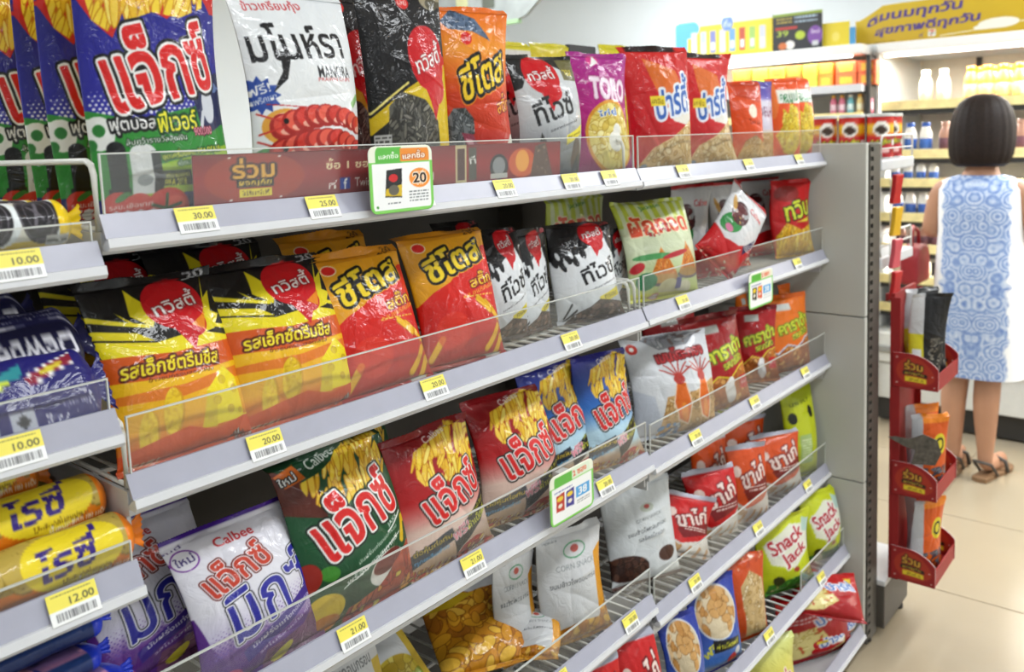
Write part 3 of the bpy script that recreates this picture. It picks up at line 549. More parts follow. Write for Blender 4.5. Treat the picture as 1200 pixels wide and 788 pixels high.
@design
def corn_cocoa():
    c = Canvas(.74, 420, '#d4d9dc'); c.ell(.6, .72, .1, .04, '#b9c0b4'); c.ell(.6, .73, .04, .02, '#b5504a'); c.text('CORN SNACK', .6, .63, .03, '#7d8488', 8, wid=.4); c.text('ขนมข้าวโพดอบกรอบ', .56, .53, .045, '#4a4d50', 8, wid=.6, bold=.015); c.text('รสช็อกโกแลต', .6, .46, .04, '#4a4d50', 8, wid=.4); m = c.m_ell(.2, .2, .3, .12); c.put(m, '#3a211a'); c.bits(m, 26, .05, .04, ['#4c2d22', '#3a211a', '#5c3a2c'], '#22120e'); c.ell(.8, .26, .15, .07, '#4a2c22'); c.rect(0, 0, 1, .05, '#4a2c22'); c.poly([(0, .9), (1, 1), (0, 1)], '#e4e8ea'); return c
@design
def chips_golden():
    c = Canvas(.74, 380, '#c8861c'); m = c.V > -1; c.bits(c.V < .8, 110, .09, .05, ['#d89a24', '#c07a18', '#e6b540', '#a8661a', '#cf8f22'], '#7a440c'); c.poly([(.0, 1), (1, 1), (1, .8), (.55, .74), (0, .86)], '#d6d8dc'); c.poly([(.0, .84), (.6, .72), (.3, .62), (0, .66)], '#c9a81c'); c.text('ขนม', .7, .9, .04, '#8d9196', 0, wid=.2); return c
@design
def chips_pale():
    c = Canvas(.74, 380, '#c8cacc'); c.text('ขนมข้าวโพดอบกรอบ', .5, .83, .07, '#5a5d60', 0, wid=.8, bold=.015); c.bits(c.m_ell(.55, .42, .4, .24), 40, .09, .05, ['#cbb43e', '#b59a2c', '#d8c866', '#8a9a34'], '#8f7a20'); c.poly([(.86, 0), (1, 0), (1, .8), (.9, .8)], '#c4a83c'); return c
def stick_pack(base, dark):
    c = Canvas(.74, 340, base); c.rect(0, .93, 1, 1, '#b9bccb'); c.poly([(0, .0), (0, .36), (.35, .22), (.8, .3), (1, .38), (1, 0)], '#e3ddd6'); c.text('ขาไก่', .6, .64, .26, '#f0dcd4', 16, [(.02, dark)], wid=.66, bold=.05); c.poly([(.3, .44), (1, .58), (1, .42), (.4, .3)], dark); c.ell(.2, .68, .1, .07, '#f3d9cf'); c.lines_of_text(.45, .95, .42, .5, 2, '#f0dcd4')
    for k in range(4): c.line(.2+.2*k, .02, .34+.2*k, .18, .04, '#a86a30'); c.line(.2+.2*k, .025, .34+.2*k, .185, .026, '#d09a58')
    c.ell(.15, .2, .2, .05, '#c9a070', -20); return c
@design
def stick_orange(): return stick_pack('#d8501a', '#7c1c14')
@design
def stick_red(): return stick_pack('#cc1a1c', '#7c1016')
@design
def pea_lime():
    c = Canvas(.66, 340, '#c4cf1c'); c.poly([(0, 1), (1, 1), (1, .86), (0, .8)], '#b0bd14'); c.ell(.75, .72, .08, .06, '#1a1c14'); c.rect(.3, .2, .62, .5, '#a8c47a'); c.poly([(.9, .3), (1, .7), (1, .3)], '#2c9a3a'); c.ell(.2, .68, .12, .06, '#23251a'); c.text('LESS SALT', .5, .83, .03, '#3a4a14', 4, wid=.6); c.lines_of_text(.34, .6, .24, .46, 8, '#dfe6b8'); return c
@design
def pea_jack():
    c = Canvas(.66, 360, '#c6d11c'); c.vgrad([(0, '#7a9a1c'), (.25, '#c6d11c'), (1, '#cdd824')]); c.poly([(.1, .66), (.6, .86), (1, .8), (1, .5), (.6, .32), (.2, .42)], '#e9ead8'); c.text('Snack', .52, .68, .19, '#b5182a', 22, [(.014, WH)], wid=.7, bold=.05); c.text('Jack', .66, .48, .19, '#b5182a', 22, [(.014, WH)], wid=.56, bold=.05); c.poly([(.85, .9), (1, .86), (1, .7), (.86, .72)], '#b9d8d0'); c.ell(.62, .3, .06, .03, '#a8402a')
    m = c.m_poly([(.0, 0), (.1, .16), (.5, .2), (1, .26), (1, 0)]); c.put(m, '#3f7a2a'); c.bits(m, 30, .03, .022, ['#5a9a34', '#7ab048', '#34681f', '#b8b060'], '#23480f'); c.ell(.28, .2, .1, .06, '#3a3a18'); return c
@design
def ring_blue():
    c = Canvas(.74, 360, '#2c54b0'); c.vgrad([(0, '#d8c8b0'), (.15, '#4a7ac8'), (.5, '#2c4aa8'), (1, '#2a3aa0')]); m = c.m_ell(.5, .66, .4, .26); c.put(c.grow(m, .016), '#dfe6ee'); c.put(m, '#d8c8a8'); c.bits(m, 26, .08, .05, ['#d0a060', '#e2c090', '#c48c48'], '#8a5c28'); c.text('ฟรี', .25, .3, .1, '#e8e23a', 30, wid=.3, bold=.04); c.poly([(.3, .4), (.9, .34), (.9, .24), (.3, .26)], '#15161c'); c.text('ค่าเน็ตฟรี', .6, .31, .06, '#e6e83a', -4, wid=.5, bold=.03); c.ell(.7, .12, .12, .06, '#cc2a22'); c.ell(.84, .18, .08, .05, '#e8e8ea'); c.rect(0, 0, 1, .03, '#3a34a0'); return c
@design
def fish_orange():
    c = Canvas(.62, 340, '#c84a14'); m = c.m_poly([(.38, .1), (.34, .7), (.6, .84), (.98, .7), (.98, .1)]); c.put(m, '#cdb07c'); c.bits(m, 70, .03, .02, ['#dcc498', '#c4a264', '#e8d8b4'], '#8a6a34'); c.bits(c.V > .84, 16, .03, .02, ['#e8a070', '#f0c8a8', '#b03a10'], '#a83a10'); return c
@design
def red_bent():
    c = Canvas(.7, 360, '#b8141a'); c.vgrad([(0, '#9a1016'), (1, '#c4181c')]); m = c.m_poly([(0, .28), (.1, .46), (.5, .5), (.62, .3), (.4, .12), (.1, .1)]); c.put(m, '#e2d48c'); c.bits(m, 30, .04, .02, ['#eee2a4', '#d8c870', '#c8382a'], '#b09a40'); c.poly([(.1, .86), (.5, .92), (.5, .8), (.1, .76)], '#cfe0e4'); c.text('ปาร์ตี้', .7, .62, .18, '#3a6ac0', 20, [(.016, '#e8eef6')], wid=.5, bold=.04); c.poly([(.8, .8), (.95, .84), (.9, .7)], '#e8c83a'); c.lines_of_text(.1, .5, .56, .66, 2, '#e8c8c8'); return c
@design
def yellow_wavy():
    c = Canvas(.7, 340, '#d8c43a'); c.vgrad([(0, '#c0181c'), (.3, '#c8241c'), (.36, '#e0cc4a'), (1, '#d4dc8a')]); c.text('มันฝรั่ง', .5, .5, .2, '#b5201c', 12, [(.014, WH)], wid=.7, bold=.04); return c
@design
def brown_dark():
    c = Canvas(.72, 300, '#3a1a16'); c.rect(0, .5, 1, 1, '#7a1a18'); c.bits(c.V < .5, 30, .06, .03, ['#8a4a2a', '#5a2a1c'], '#2a100c'); return c
@design
def black_silver():
    c = Canvas(.6, 360, '#1a1a1d'); c.rect(0, 0, .34, 1, '#c9cacd'); c.rect(.0, .25, .34, .55, '#d6cc2c'); c.rect(.06, .3, .28, .38, '#e8ecee'); c.rect(0, .0, .34, .25, '#d86a1c'); c.bits(c.m_poly([(.4, .1), (.5, .5), (.9, .5), (1, .1)]), 40, .04, .02, ['#6a655c', '#48443d', '#8a857a'], '#2a2824'); c.rect(.4, 0, 1, .07, '#d8c81c'); return c
@design
def orange_silver():
    c = Canvas(.6, 360, '#d8601a'); c.rect(.0, 0, .3, 1, '#b9bcc2'); c.rect(.3, .3, 1, .9, '#d85a18'); c.bits(c.m_poly([(.3, 0), (.3, .3), (1, .32), (1, 0)]), 50, .05, .02, ['#4a5060', '#6a7080', '#a02a24', '#8a8f9c'], '#2a2e38'); c.ell(.75, .6, .2, .14, '#e0d02c'); c.ring(.75, .6, .14, .09, .05, BK); c.rect(.3, .88, 1, 1, '#e8841c'); return c
# flow-wrapped packs: u along the pack, v around its front
@design
def cream_cookie_roll():
    c = Canvas(3.4, 170, '#e4c31c'); c.rect(0, .16, .9, .86, '#e3e0d2')
    for k in range(5): u = .0+k*.2; c.ell(u+.05, .5, .088, .40, '#e8eef0', 8); c.ell(u+.018, .5, .088, .40, '#242226', 8); c.ring(u+.01, .5, .078, .35, .005, '#6a666e', 8); c.ring(u+.01, .5, .05, .23, .004, '#5c5860', 8); c.line(u-.004, .34, u+.02, .66, .05, '#6a666e'); c.line(u+.035, .42, u-.02, .6, .04, '#5c5860')
    c.rect(.9, 0, 1, 1, '#ecc81a'); c.rect(0, 0, 1, .1, '#e2bf18'); c.rect(0, .9, 1, 1, '#e8c41a'); c.rect(.84, .06, .95, .22, '#d8d8d4'); c.lines_of_text(.845, .945, .08, .2, 3, '#55534c'); return c
@design
def navy_cookie_pack():
    c = Canvas(2.6, 170, '#15153a'); c.rect(0, .66, 1, 1, '#1b1c4c'); c.line(0, .6, 1, .74, .02, '#cfd0e0'); c.text('Dewberry', .7, .42, .36, '#e4e4ee', 183, wid=.5, bold=.04); c.rect(.72, .12, .9, .24, '#a01c2c'); c.text('JACK N JILL', .81, .18, .08, WH, 180, wid=.16); c.text('Sandwich Cookies with', .8, .9, .06, '#c9c9dc', 182, wid=.3); c.text('Blueberry Flavoured Jam', .78, .8, .06, '#c9c9dc', 182, wid=.32); c.ell(.5, .86, .1, .14, '#c8a24a'); c.ell(.5, .87, .055, .07, '#3c2430'); return c
@design
def navy_cookie_back():
    c = Canvas(2.6, 170, '#23206a'); c.poly([(.45, .62), (.68, .86), (.68, .7), (.45, .5)], '#2c8a92'); c.poly([(.68, .66), (.9, .92), (.9, .74), (.7, .56)], '#8a2438'); c.line(.68, .66, .9, .92, .02, WH); c.line(.7, .56, .9, .74, .02, WH); c.rect(.58, .1, .68, .4, '#b9bccb'); c.poly([(.6, .26), (.63, .36), (.66, .26), (.63, .16)], '#33343c'); c.rect(.46, .05, .53, .42, '#c8cad4'); c.lines_of_text(.465, .525, .08, .4, 7, '#33343c'); c.text('Net weight', .86, .34, .1, '#d4d4e2', 180, wid=.12); c.text('72 g', .77, .2, .16, '#e4e4ee', 180, wid=.1, bold=.02); c.ell(.8, .72, .06, .04, '#d8c83a', 20); c.ell(.57, .62, .06, .04, '#c8d83a', 20); return c
@design
def biscuit_roll():
    c = Canvas(3.0, 190, '#d67416'); m = (c.V > .3); c.put(m, '#a98f3a')
    for k in range(7): u = .02+k*.15; c.ell(u, .66, .09, .42, '#8a7226'); c.ell(u-.004, .67, .084, .4, '#b9a04c'); c.bits(c.m_ell(u, .66, .07, .36), 16, .012, .009, ['#6a5418'], '#7c6420')
    c.rect(.92, 0, 1, 1, '#e07a18'); m = c.m_ell(.68, .5, .22, .42); c.put(m, '#e6cf2a'); c.text('โรซี่', .66, .54, .5, '#33207c', 4, wid=.27, bold=.05, shear=.2); c.text('ไส้ครีมกลิ่นสับปะรด', .74, .22, .1, '#5a3a10', 3, wid=.24); c.text('น้ำหนักสุทธิ 80 กรัม', .82, .13, .13, '#f0ece0', 3, wid=.26, bold=.02); return c
@design
def blue_wrapper():
    c = Canvas(3.0, 110, '#1c2c6a'); c.vgrad([(0, '#15204c'), (.5, '#24407a'), (.55, '#b07a9c'), (1, '#2a3f9c')]); c.bits((c.V > .5) & (c.U > .3), 30, .12, .06, ['#c48aa8', '#9a5c84', '#2c3c9a'], '#22306a'); c.rect(.9, 0, 1, 1, '#1c34b0'); return c

# ------------------------------------------------------------------ the room
TS = .574
GROUT = mat('grout', '#8f8472', .8, noise=.1)
TILE = mat('floor_tile', '#a89b84', .22, noise=.03, nscale=3., spec=.4)
floor = structure(box('floor', (-4.5, 3.2, -3.2, 4.2, -.06, -.004), GROUT))
tile_me = None
for i in range(-8, 5):
    for j in range(-6, 7):
        x0 = .47+i*TS; y0 = .1+j*TS
        if x0 < -4.4 or x0+TS > 3.2 or y0 < -3.1 or y0+TS > 4.2: continue
        if tile_me is None:
            bm = bmesh.new(); bm_box(bm, .0015, TS-.0015, .0015, TS-.0015, -.006, 0); t = build('tile', bm, TILE, floor, bevel=.001); tile_me = t.data
        else: t = link(bpy.data.objects.new('tile', tile_me), floor)
        t.location = (x0, y0, 0)
WALLM = mat('wall_paint', '#e8edef', .7, noise=.015, nscale=4)
CEILM = mat('ceiling_paint', '#e6e8e8', .8, noise=.02, nscale=4)
structure(box('wall_back', (2.75, 2.9, -3.2, 4.2, 0, CEIL), WALLM))
structure(box('wall_left', (-4.5, 2.75, 4.05, 4.2, 0, CEIL), WALLM))
structure(box('wall_right', (-4.5, 2.75, -3.35, -3.2, 0, CEIL), WALLM))
structure(box('wall_front', (-4.65, -4.5, -3.35, 4.2, 0, CEIL), WALLM))
structure(box('ceiling', (-4.5, 2.9, -3.2, 4.2, CEIL, CEIL+.1), CEILM))
TUBE = mat('lamp_tube', '#ffffff', .4, emit=(.95, .98, 1), estr=3.)
for (lx, ly) in LIGHT_SPOTS:
    e = empty('ceiling_light', (lx, ly, CEIL)); k = LIGHT_SPOTS.index((lx, ly))
    tag(e, 'white fluorescent ceiling light, %s of the row over %s' % (('nearest', 'second', 'third', 'farthest')[k % 4], ('the snack aisle', 'the side opposite the snack shelves', 'the aisle behind the snack shelves')[k//4]), 'ceiling light', 'fluorescent ceiling lights')
    box('housing', (-.62, .62, -.13, .13, -.05, 0), WHITE, e)
    for s in (-.06, .06): tube('lamp_tube', [(-.58, s, -.058), (.58, s, -.058)], .008, TUBE, e)

# ------------------------------------------------------------------ the shelving: two full bays and the end of a third
SH = {  # key: (x0, x1, front y, bottom of the rail z)
 'A1': (-1.872, -.911, .1085, 1.345), 'A2': (-1.872, -.911, .1025, 1.0825), 'A3': (-1.872, -.911, .0956, .807), 'A4': (-1.872, -.911, .0938, .522), 'A5': (-1.872, -.911, .041, .285),
 'B1': (-.906, -.003, .1085, 1.343), 'B2': (-.906, -.003, .1025, 1.0835), 'B3': (-.906, -.003, .0956, .797), 'B4': (-.906, -.003, .0938, .490), 'B5': (-.906, -.003, .041, .270), 'B6': (-.906, -.003, -.004, .050),
 'C1': (-2.85, -1.876, .108, 1.320), 'C2': (-2.85, -1.876, .104, 1.153), 'C3': (-2.85, -1.876, .086, 1.001), 'C4': (-2.85, -1.876, .086, .842),
}
RT = .034
DECK = {'C1': .028, 'C3': .022, 'C4': .02, 'A3': .010, 'A4': .008, 'A5': .008, 'B3': .010, 'B4': .006, 'B5': .006, 'B6': .012}
def zs(k): return SH[k][3]+DECK.get(k, .018)      # deck height: the decks lie a little lower than the top of their rails
BACK = .462
def shelf(unit, key, guard=True, wires=True, gx=None, gh=.058):
    x0, x1, ys, zb = SH[key]
    zt = zs(key); L = x1-x0
    bm = bmesh.new()
    if wires:   # frame of a wire shelf
        bm_box(bm, 0, L, ys+.014, ys+.02, zt-.026, zt); bm_box(bm, 0, L, BACK-.008, BACK-.002, zt-.02, zt)
        bm_box(bm, 0, .004, ys+.02, BACK-.008, zt-.045, zt); bm_box(bm, L-.004, L, ys+.02, BACK-.008, zt-.045, zt)
        for yy in (.12, .24): bm_box(bm, .004, L-.004, ys+yy, ys+yy+.005, zt-.012, zt-.007)
    else: bm_box(bm, 0, L, ys+.014, BACK-.002, zt-.022, zt)
    s = build('shelf', bm, WHITE, unit); s.location = (x0, 0, 0)
    bm = bmesh.new(); bm_prism(bm, [(ys+.002, zb+.011), (ys+.0135, zb+RT+.002), (ys+.0165, zb+RT+.002), (ys+.006, zb+.011)], 0, 0, L); build('price_rail', bm, RAIL, s)
    bm = bmesh.new(); bm_prism(bm, [(ys, zb), (ys-.003, zb+.004), (ys-.001, zb+.0125), (ys+.004, zb+.0125), (ys+.013, zb+.004), (ys+.013, zb)], 0, 0, L); build('rail_lip', bm, LIP, s)
    if guard:
        a, b = gx if gx else (.006, L-.006)
        g0 = zb+RT+.002
        bm = bmesh.new(); bm_prism(bm, [(ys+.0175, g0-.016), (ys+.0125, g0+gh), (ys+.0150, g0+gh), (ys+.02, g0-.016)], 0, a, b); g = build('front_guard', bm, ACRYL, s)
        bm = bmesh.new(); bm_box(bm, a, b, ys+.0122, ys+.0153, g0+gh, g0+gh+.0016); bm_box(bm, a-.0014, a, ys+.0125, ys+.0155, g0, g0+gh+.0016); bm_box(bm, b, b+.0014, ys+.0125, ys+.0155, g0, g0+gh+.0016); build('guard_edge', bm, ACRYL_EDGE, s)
    if wires:
        n = int(L/.028); me = None
        for i in range(1, n):
            if me is None:
                bm = bmesh.new(); bm_tube(bm, [(0, ys+.019, zt-.001), (0, BACK-.006, zt-.001)], .0022, 6); o = build('wire', bm, WIRE, s, smooth=True); me = o.data
            else: o = link(bpy.data.objects.new('wire', me), s)
            o.location = (i*L/n, 0, 0)
    return s
def unit(keys, x0, x1, label, ztop=1.4):
    u = empty('shelving_unit', (0, 0, 0)); tag(u, label, 'shelving', 'bays of the snack shelving')
    n = 3; h = (ztop-.09)/n
    for i in range(n): box('back_panel', (x0+.001, x1-.001, BACK, BACK+.012, .09+i*h+.0015, .09+(i+1)*h-.0015), INNER, u)
    box('base', (x0+.001, x1-.001, .03, BACK, .012, .05), POST, u)
    for k in keys: shelf(u, k, **keys[k])
    return u
UA = unit({'A1': dict(wires=False), 'A2': {}, 'A3': {}, 'A4': dict(gh=.052), 'A5': {}}, -1.872, -.911, 'white bay of snack shelves in the middle, with wire shelf decks')
UB = unit({'B1': dict(wires=False), 'B2': {}, 'B3': {}, 'B4': {}, 'B5': dict(gx=(.60, .89), gh=.05), 'B6': dict(guard=False, wires=False)}, -.906, 0, 'white bay of snack shelves that ends at the grey end panel')
UC = unit({'C1': dict(wires=False, gh=.018), 'C2': dict(wires=False, gh=.03), 'C3': dict(wires=False, gh=.02), 'C4': dict(wires=False, gh=.02)}, -2.85, -1.876, 'white bay of biscuit shelves with closer spacing at the left edge')
# uprights between the bays
for x, U in ((-.9085, UA), (-1.874, UC)):
    box('upright', (x-.002, x+.002, .40, BACK, .012, 1.4), POST, U)
# wire dividers
def divider(x, key, label, h=.07, y1=.40, r=.0032):
    z = zs(key); ys = SH[key][2]+.026; y1 = min(y1, BACK-.02)
    pts = [(x, ys, z), (x, ys, z+h-.014), (x, ys+.004, z+h-.004), (x, ys+.014, z+h), (x, y1-.014, z+h), (x, y1-.004, z+h-.004), (x, y1, z+h-.014), (x, y1, z)]
    e = empty('wire_divider', (x, ys, z)); tag(e, label, 'shelf divider', 'white wire shelf dividers')
    o = tube('wire_loop', [(p[0]-x, p[1]-ys, p[2]-z) for p in pts], r, WIRE, e)
    tube('foot', [(0, 0, .003), (0, y1-ys, .003)], r*.8, WIRE, e)
divider(-1.868, 'A1', 'white wire divider at the left end of the top shelf, behind the round cookie rolls')
divider(-1.866, 'A2', 'white wire divider left of the cheese bags on the second shelf')
divider(-.934, 'A2', 'left one of the two white wire dividers beside the black and white bag')
divider(-.914, 'A2', 'right one of the two white wire dividers beside the pale green bag')
divider(-.93, 'A1', 'white wire divider on the top shelf beside the magenta bag')

# end panel with its seams, slotted post
ep = empty('end_panel', (0, 0, 0), UB); ep['label'] = 'pale grey end panel of three boards'
for z0, z1 in ((.03, .4875), (.4905, .9415), (.9445, 1.4)): box('panel_board', (0, .018, .004, .95, z0, z1), PANEL, ep, bevel=.002)
po = empty('slotted_post', (.02, 0, 0)); tag(po, 'dark grey slotted steel post at the end of the snack shelving', 'post')
bm = bmesh.new(); bm_box(bm, .0, .035, .012, .05, .02, 1.395); bm_box(bm, .0, .004, .0, .012, .02, 1.395); bm_box(bm, .026, .080, .0, .012, .02, 1.395); bm_box(bm, .035, .08, .012, .05, .02, 1.395)
N = 54; pitch = 1.36/N
for i in range(N+1):
    z = .03+i*pitch; bm_box(bm, .004, .026, .0, .012, z, min(z+pitch*.52, 1.395))
build('post_body', bm, POST, po)
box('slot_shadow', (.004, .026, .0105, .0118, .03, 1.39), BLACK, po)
bm = bmesh.new(); bm_lathe(bm, [(.012, 0), (.016, .004), (.016, .012), (.008, .02)], 12, .05, .02); build('foot', bm, BLACK, po)

# ------------------------------------------------------------------ snack bags
def bag_meshes(cv, w, h, T, seed, nu, crumple=1., fold=0., seal=.012):
    r = np.random.default_rng(seed); nv = max(12, int(nu*h/w)); s = seal/h; nb = 7
    vt = np.linspace(0, 1, nv+1)[:, None]; v = s+vt*(1-2*s)
    uu = np.linspace(-1, 1, nu+1)[None, :]
    prof = np.sin(np.pi*np.clip(vt, 0, 1)**.66)**.52; prof[0] = prof[-1] = 0
    a = w/2*(1-.055*prof)
    xs = a*(.82*uu+.18*np.sin(np.pi*uu/2)); cu = np.cos(np.pi*uu/2).clip(0)
    yf = -T*prof*cu**.7
    ub = (uu+1)/2
    W_ = np.zeros((nv+1, nu+1)); ph = r.uniform(0, 6.28, 12)
    for k, f in enumerate((2.3, 3.7, 5.3, 7.9)):
        A = .019*w*(1-.15*k)*r.uniform(.5, 1.2)
        W_ += A*np.abs(np.sin(np.pi*f*ub+ph[k]))*np.exp(-vt/.13)+A*np.abs(np.sin(np.pi*f*ub+ph[k+4]))*np.exp(-(1-vt)/.15)
    for k in range(20):
        u0, v0, al = r.uniform(.05, .95), r.uniform(.05, .95), r.uniform(0, math.pi); dx = (ub-u0)*w; dy = (vt-v0)*h
        d = dx*math.cos(al)+dy*math.sin(al); t = -dx*math.sin(al)+dy*math.cos(al)
        W_ += r.uniform(-.022, .026)*w*np.exp(-np.abs(d)/(r.uniform(.025, .07)*w))*np.exp(-(t/(r.uniform(.1, .3)*h))**2)
    W_ += .012*w*np.sin(2*np.pi*(1.1*ub+.6*vt)+ph[8])*np.sin(2*np.pi*(1.3*vt)+ph[9])
    env = (prof**.6)*(cu**.5)
    yf = yf+crumple*W_*env
    fold = fold+r.uniform(-.5, .6); bend = r.uniform(-.014, .014)*crumple; sway = r.uniform(-.01, .01)*crumple
    off = bend*4*(vt*(1-vt)); sx = sway*np.sin(np.pi*vt)
    col = cv.sample(ub*1.07-.015+0*vt, v+0*uu)
    # back: a few columns
    tb = np.linspace(1, -1, nb+2)[1:-1][None, :]; xb = a*(.82*tb+.18*np.sin(np.pi*tb/2)); yb = .85*T*prof*np.cos(np.pi*tb/2)**.7
    cb = cv.sample(np.full((nv+1, nb), .5)+0*tb, (.94+0*v)+0*tb)
    X = np.hstack([xs+0*vt, xb+0*vt])+sx; Y = np.hstack([yf, yb])+off; tw = r.uniform(-.10, .10)*crumple; Y = Y+tw*X*(vt-.3); Z = np.repeat(v*h, nu+1+nb, axis=1)
    V = np.stack([X, Y, Z], -1).reshape(-1, 3); C = np.concatenate([col, cb], 1).reshape(-1, 3)*.84
    body = np_mesh('snack_bag', V, grid_faces(nv+1, nu+1+nb, True), C, FOIL)
    seals = []
    for top in (True, False):
        nr = 6; t = np.linspace(0, 1, nr)[:, None]; nc = max(24, nu//2); su = np.linspace(-1, 1, nc+1)[None, :]
        wav = (.13*w*np.sin(np.pi*(1.2*(su+1))+ph[10])*.5+.018*w*np.sin(np.pi*3.1*(su+1)+ph[11]))*t*crumple*(.8 if top else .2)
        zig = np.where(np.arange(nc+1) % 2, .0012, 0.)[None]*(t > .95)
        ln = seal*t-zig; fa = fold if top else .9; dy = np.sin(fa)*ln; dz = np.cos(fa)*ln
        ridge = .0005*np.where(np.arange(nr)[:, None] % 2, 1, -1)
        x = w/2*(.82*su+.18*np.sin(np.pi*su/2))+0*t
        if top: z = h-s*h+dz; vv = 1-s+s*t
        else: z = np.maximum(s*h-dz, .0005); vv = s-s*t; dy = -dy*.2
        y = dy+wav+ridge*(np.abs(su) < .98)+tw*x*((1. if top else 0.)-.3)
        cc = cv.sample((su+1)/2+0*t, vv+0*su)*.84
        Vf = np.stack([x, y-.0008, z+0*su], -1).reshape(-1, 3); Vb = np.stack([x, y+.0008, z+0*su], -1).reshape(-1, 3)
        Fq = grid_faces(nr, nc+1); n = len(Vf)
        if not top: Fq = Fq[:, ::-1]
        seals.append(np_mesh('top_seal' if top else 'bottom_seal', np.vstack([Vf, Vb]), np.vstack([Fq, Fq[:, ::-1]+n]), np.vstack([cc.reshape(-1, 3)]*2), FOIL))
    return body, seals
BAGN = [0]
def bag_at(label, dsg, loc, w, h, T, lean=12., yaw=0., roll=0., nu=60, group=None, cat='snack bag', crumple=1., fold=.25, behind=(), seal=.012, name='snack_bag'):
    """behind = [(dx, dy, dz, label), ...]: further bags of the same kind in the row"""
    BAGN[0] += 1; body, seals = bag_meshes(canvas(dsg), w, h, T, 100+BAGN[0], int(nu), crumple, fold, seal)
    R = Matrix.Rotation(math.radians(yaw), 4, 'Z')@Matrix.Rotation(-math.radians(lean), 4, 'X')@Matrix.Rotation(math.radians(roll), 4, 'Y')
    out = []
    for i, (dx, dy, dz, lb) in enumerate([(0, 0, 0, label)]+list(behind)):
        o = link(bpy.data.objects.new(name, body)); o.matrix_world = Matrix.Translation((loc[0]+dx, loc[1]+dy, loc[2]+dz))@R@Matrix.Rotation(math.radians((-4, 5, 3, -3)[i % 4] if i else 0), 4, 'Z')
        tag(o, lb, cat, group)
        for s in seals: link(bpy.data.objects.new(s.name.split('.')[0], s), o)
        out.append(o)
    return out
def fit_bag(label, dsg, key, xl, xr, row, top, d=None, lean=12., yaw=0., T=None, nu=None, h=None, lift=0., **kw):
    """a bag standing on shelf `key`: left/right pixel at photo row `row`, top pixel, seal plane d behind the shelf front"""
    ys, z = SH[key][2], zs(key)+lift
    th = math.radians(yaw); ex, ey = math.cos(th), math.sin(th)
    wg = abs(on(xr, row, 1, ys+.05)[0]-on(xl, row, 1, ys+.05)[0])
    if T is None: T = min(.032, (.165 if key[0] == 'A' else .14)*wg)
    if d is None: d = .0205+(.80 if key[0] == 'A' else .7)*T+(.2 if key[0] == 'A' else .14)*wg*abs(ey)+(.003 if key == 'A1' else 0)
    y = ys+d; zm = max(z+.02, min(z+.2, on((xl+xr)/2, row, 1, y)[2]))
    a, b_ = on(xl, row, 1, y), on(xr, row, 1, y); w = (b_[0]-a[0]); x = (a[0]+b_[0])/2; w0, x0 = w, x
    for _ in range(25):
        ym = y+(zm-z)*math.tan(math.radians(lean)); L_, R_ = pj((x-ex*w/2, ym-ey*w/2, zm))[0], pj((x+ex*w/2, ym+ey*w/2, zm))[0]
        w = min(1.45*w0, max(.7*w0, w*((xr-xl)/max(2., R_-L_))**.5)); x = min(x0+.12, max(x0-.12, x+.4*((xl+xr)/2-(L_+R_)/2)*w0/(xr-xl)))
    over = x+ex*w/2+.016
    if key[0] == 'B' and over > 0:
        x -= over*.8; w -= .4*over/ex
    if h is None:
        lo, hi = .03, .6; le = math.radians(lean)
        for _ in range(40):
            m = (lo+hi)/2; p = pj((x-ey*m*math.sin(le), y+ex*m*math.sin(le), z+m*math.cos(le)))
            if p[1] > top[1]: lo = m
            else: hi = m
        h = (lo+hi)/2
    up = key[0]+str(int(key[1])-1)
    if up in SH: h = min(h, (SH[up][3]-.014-z)/math.cos(math.radians(lean))-.004)
    if nu is None: nu = min(180, max(26, (xr-xl)*1.15))
    return bag_at(label, dsg, (x, y, z+.0005), w, h, T, lean, yaw, nu=nu, **kw)

G1, G2, G3, G4, G5, G6 = ['snack bags on the %s shelf' % n for n in ('top', 'second', 'third', 'fourth', 'fifth', 'bottom')]
# top shelf
fit_bag('big blue potato snack bag with football print at the front of the top shelf', 'jaxx_blue', 'A1', 103, 272, 150, (185, -62), lean=4, group=G1, behind=[
    (-.004, .085, 0, 'blue football snack bag second in its line on the top shelf'), (.004, .165, 0, 'blue football snack bag third in its line on the top shelf'), (-.006, .245, 0, 'blue football snack bag at the back of its line, far left')])
fit_bag('white prawn cracker bag with red prawns on the top shelf', 'manora_white', 'A1', 280, 412, 150, (345, -14), d=.064, lean=4, group=G1)
fit_bag('black seaweed snack bag with red balloon logo behind the price card', 'seaweed_black', 'A1', 424, 522, 120, (470, -14), d=.058, lean=4, yaw=-10, group=G1, behind=[(-.045, .085, 0, 'black seaweed snack bag half hidden behind the prawn cracker bag')])
fit_bag('orange snack bag with grey reptile head on the top shelf', 'dino_orange', 'A1', 511, 601, 120, (556, 6), lean=4, yaw=-20, group=G1)
fit_bag('silver grey snack bag with black brush lettering on the top shelf', 'twise_silver', 'A1', 597, 673, 150, (636, 62), lean=5, yaw=-14, group=G1, behind=[(.0, .09, .012, 'silver grey snack bag peeping over the top of its twin')])
fit_bag('magenta snack bag with a yellow oval of puffs', 'toro_magenta', 'A1', 667, 738, 130, (706, 60), lean=5, yaw=-16, group=G1)
fit_bag('red snack bag with blue logo right after the magenta bag', 'party_red', 'B1', 733, 803, 130, (768, 54), lean=5, yaw=-24, group=G1)
fit_bag('red snack bag with blue logo beside the small orange bag', 'party_red', 'B1', 796, 855, 130, (826, 62), lean=5, yaw=-24, group=G1)
fit_bag('small orange cone snack bag between red and orange corn bags', 'orange_cone', 'B1', 857, 888, 140, (876, 94), lean=5, yaw=-24, group=G1)
fit_bag('slim violet and white snack bag on the top shelf', 'violet_delft', 'B1', 885, 905, 145, (896, 95), d=.07, lean=3, group=G1)
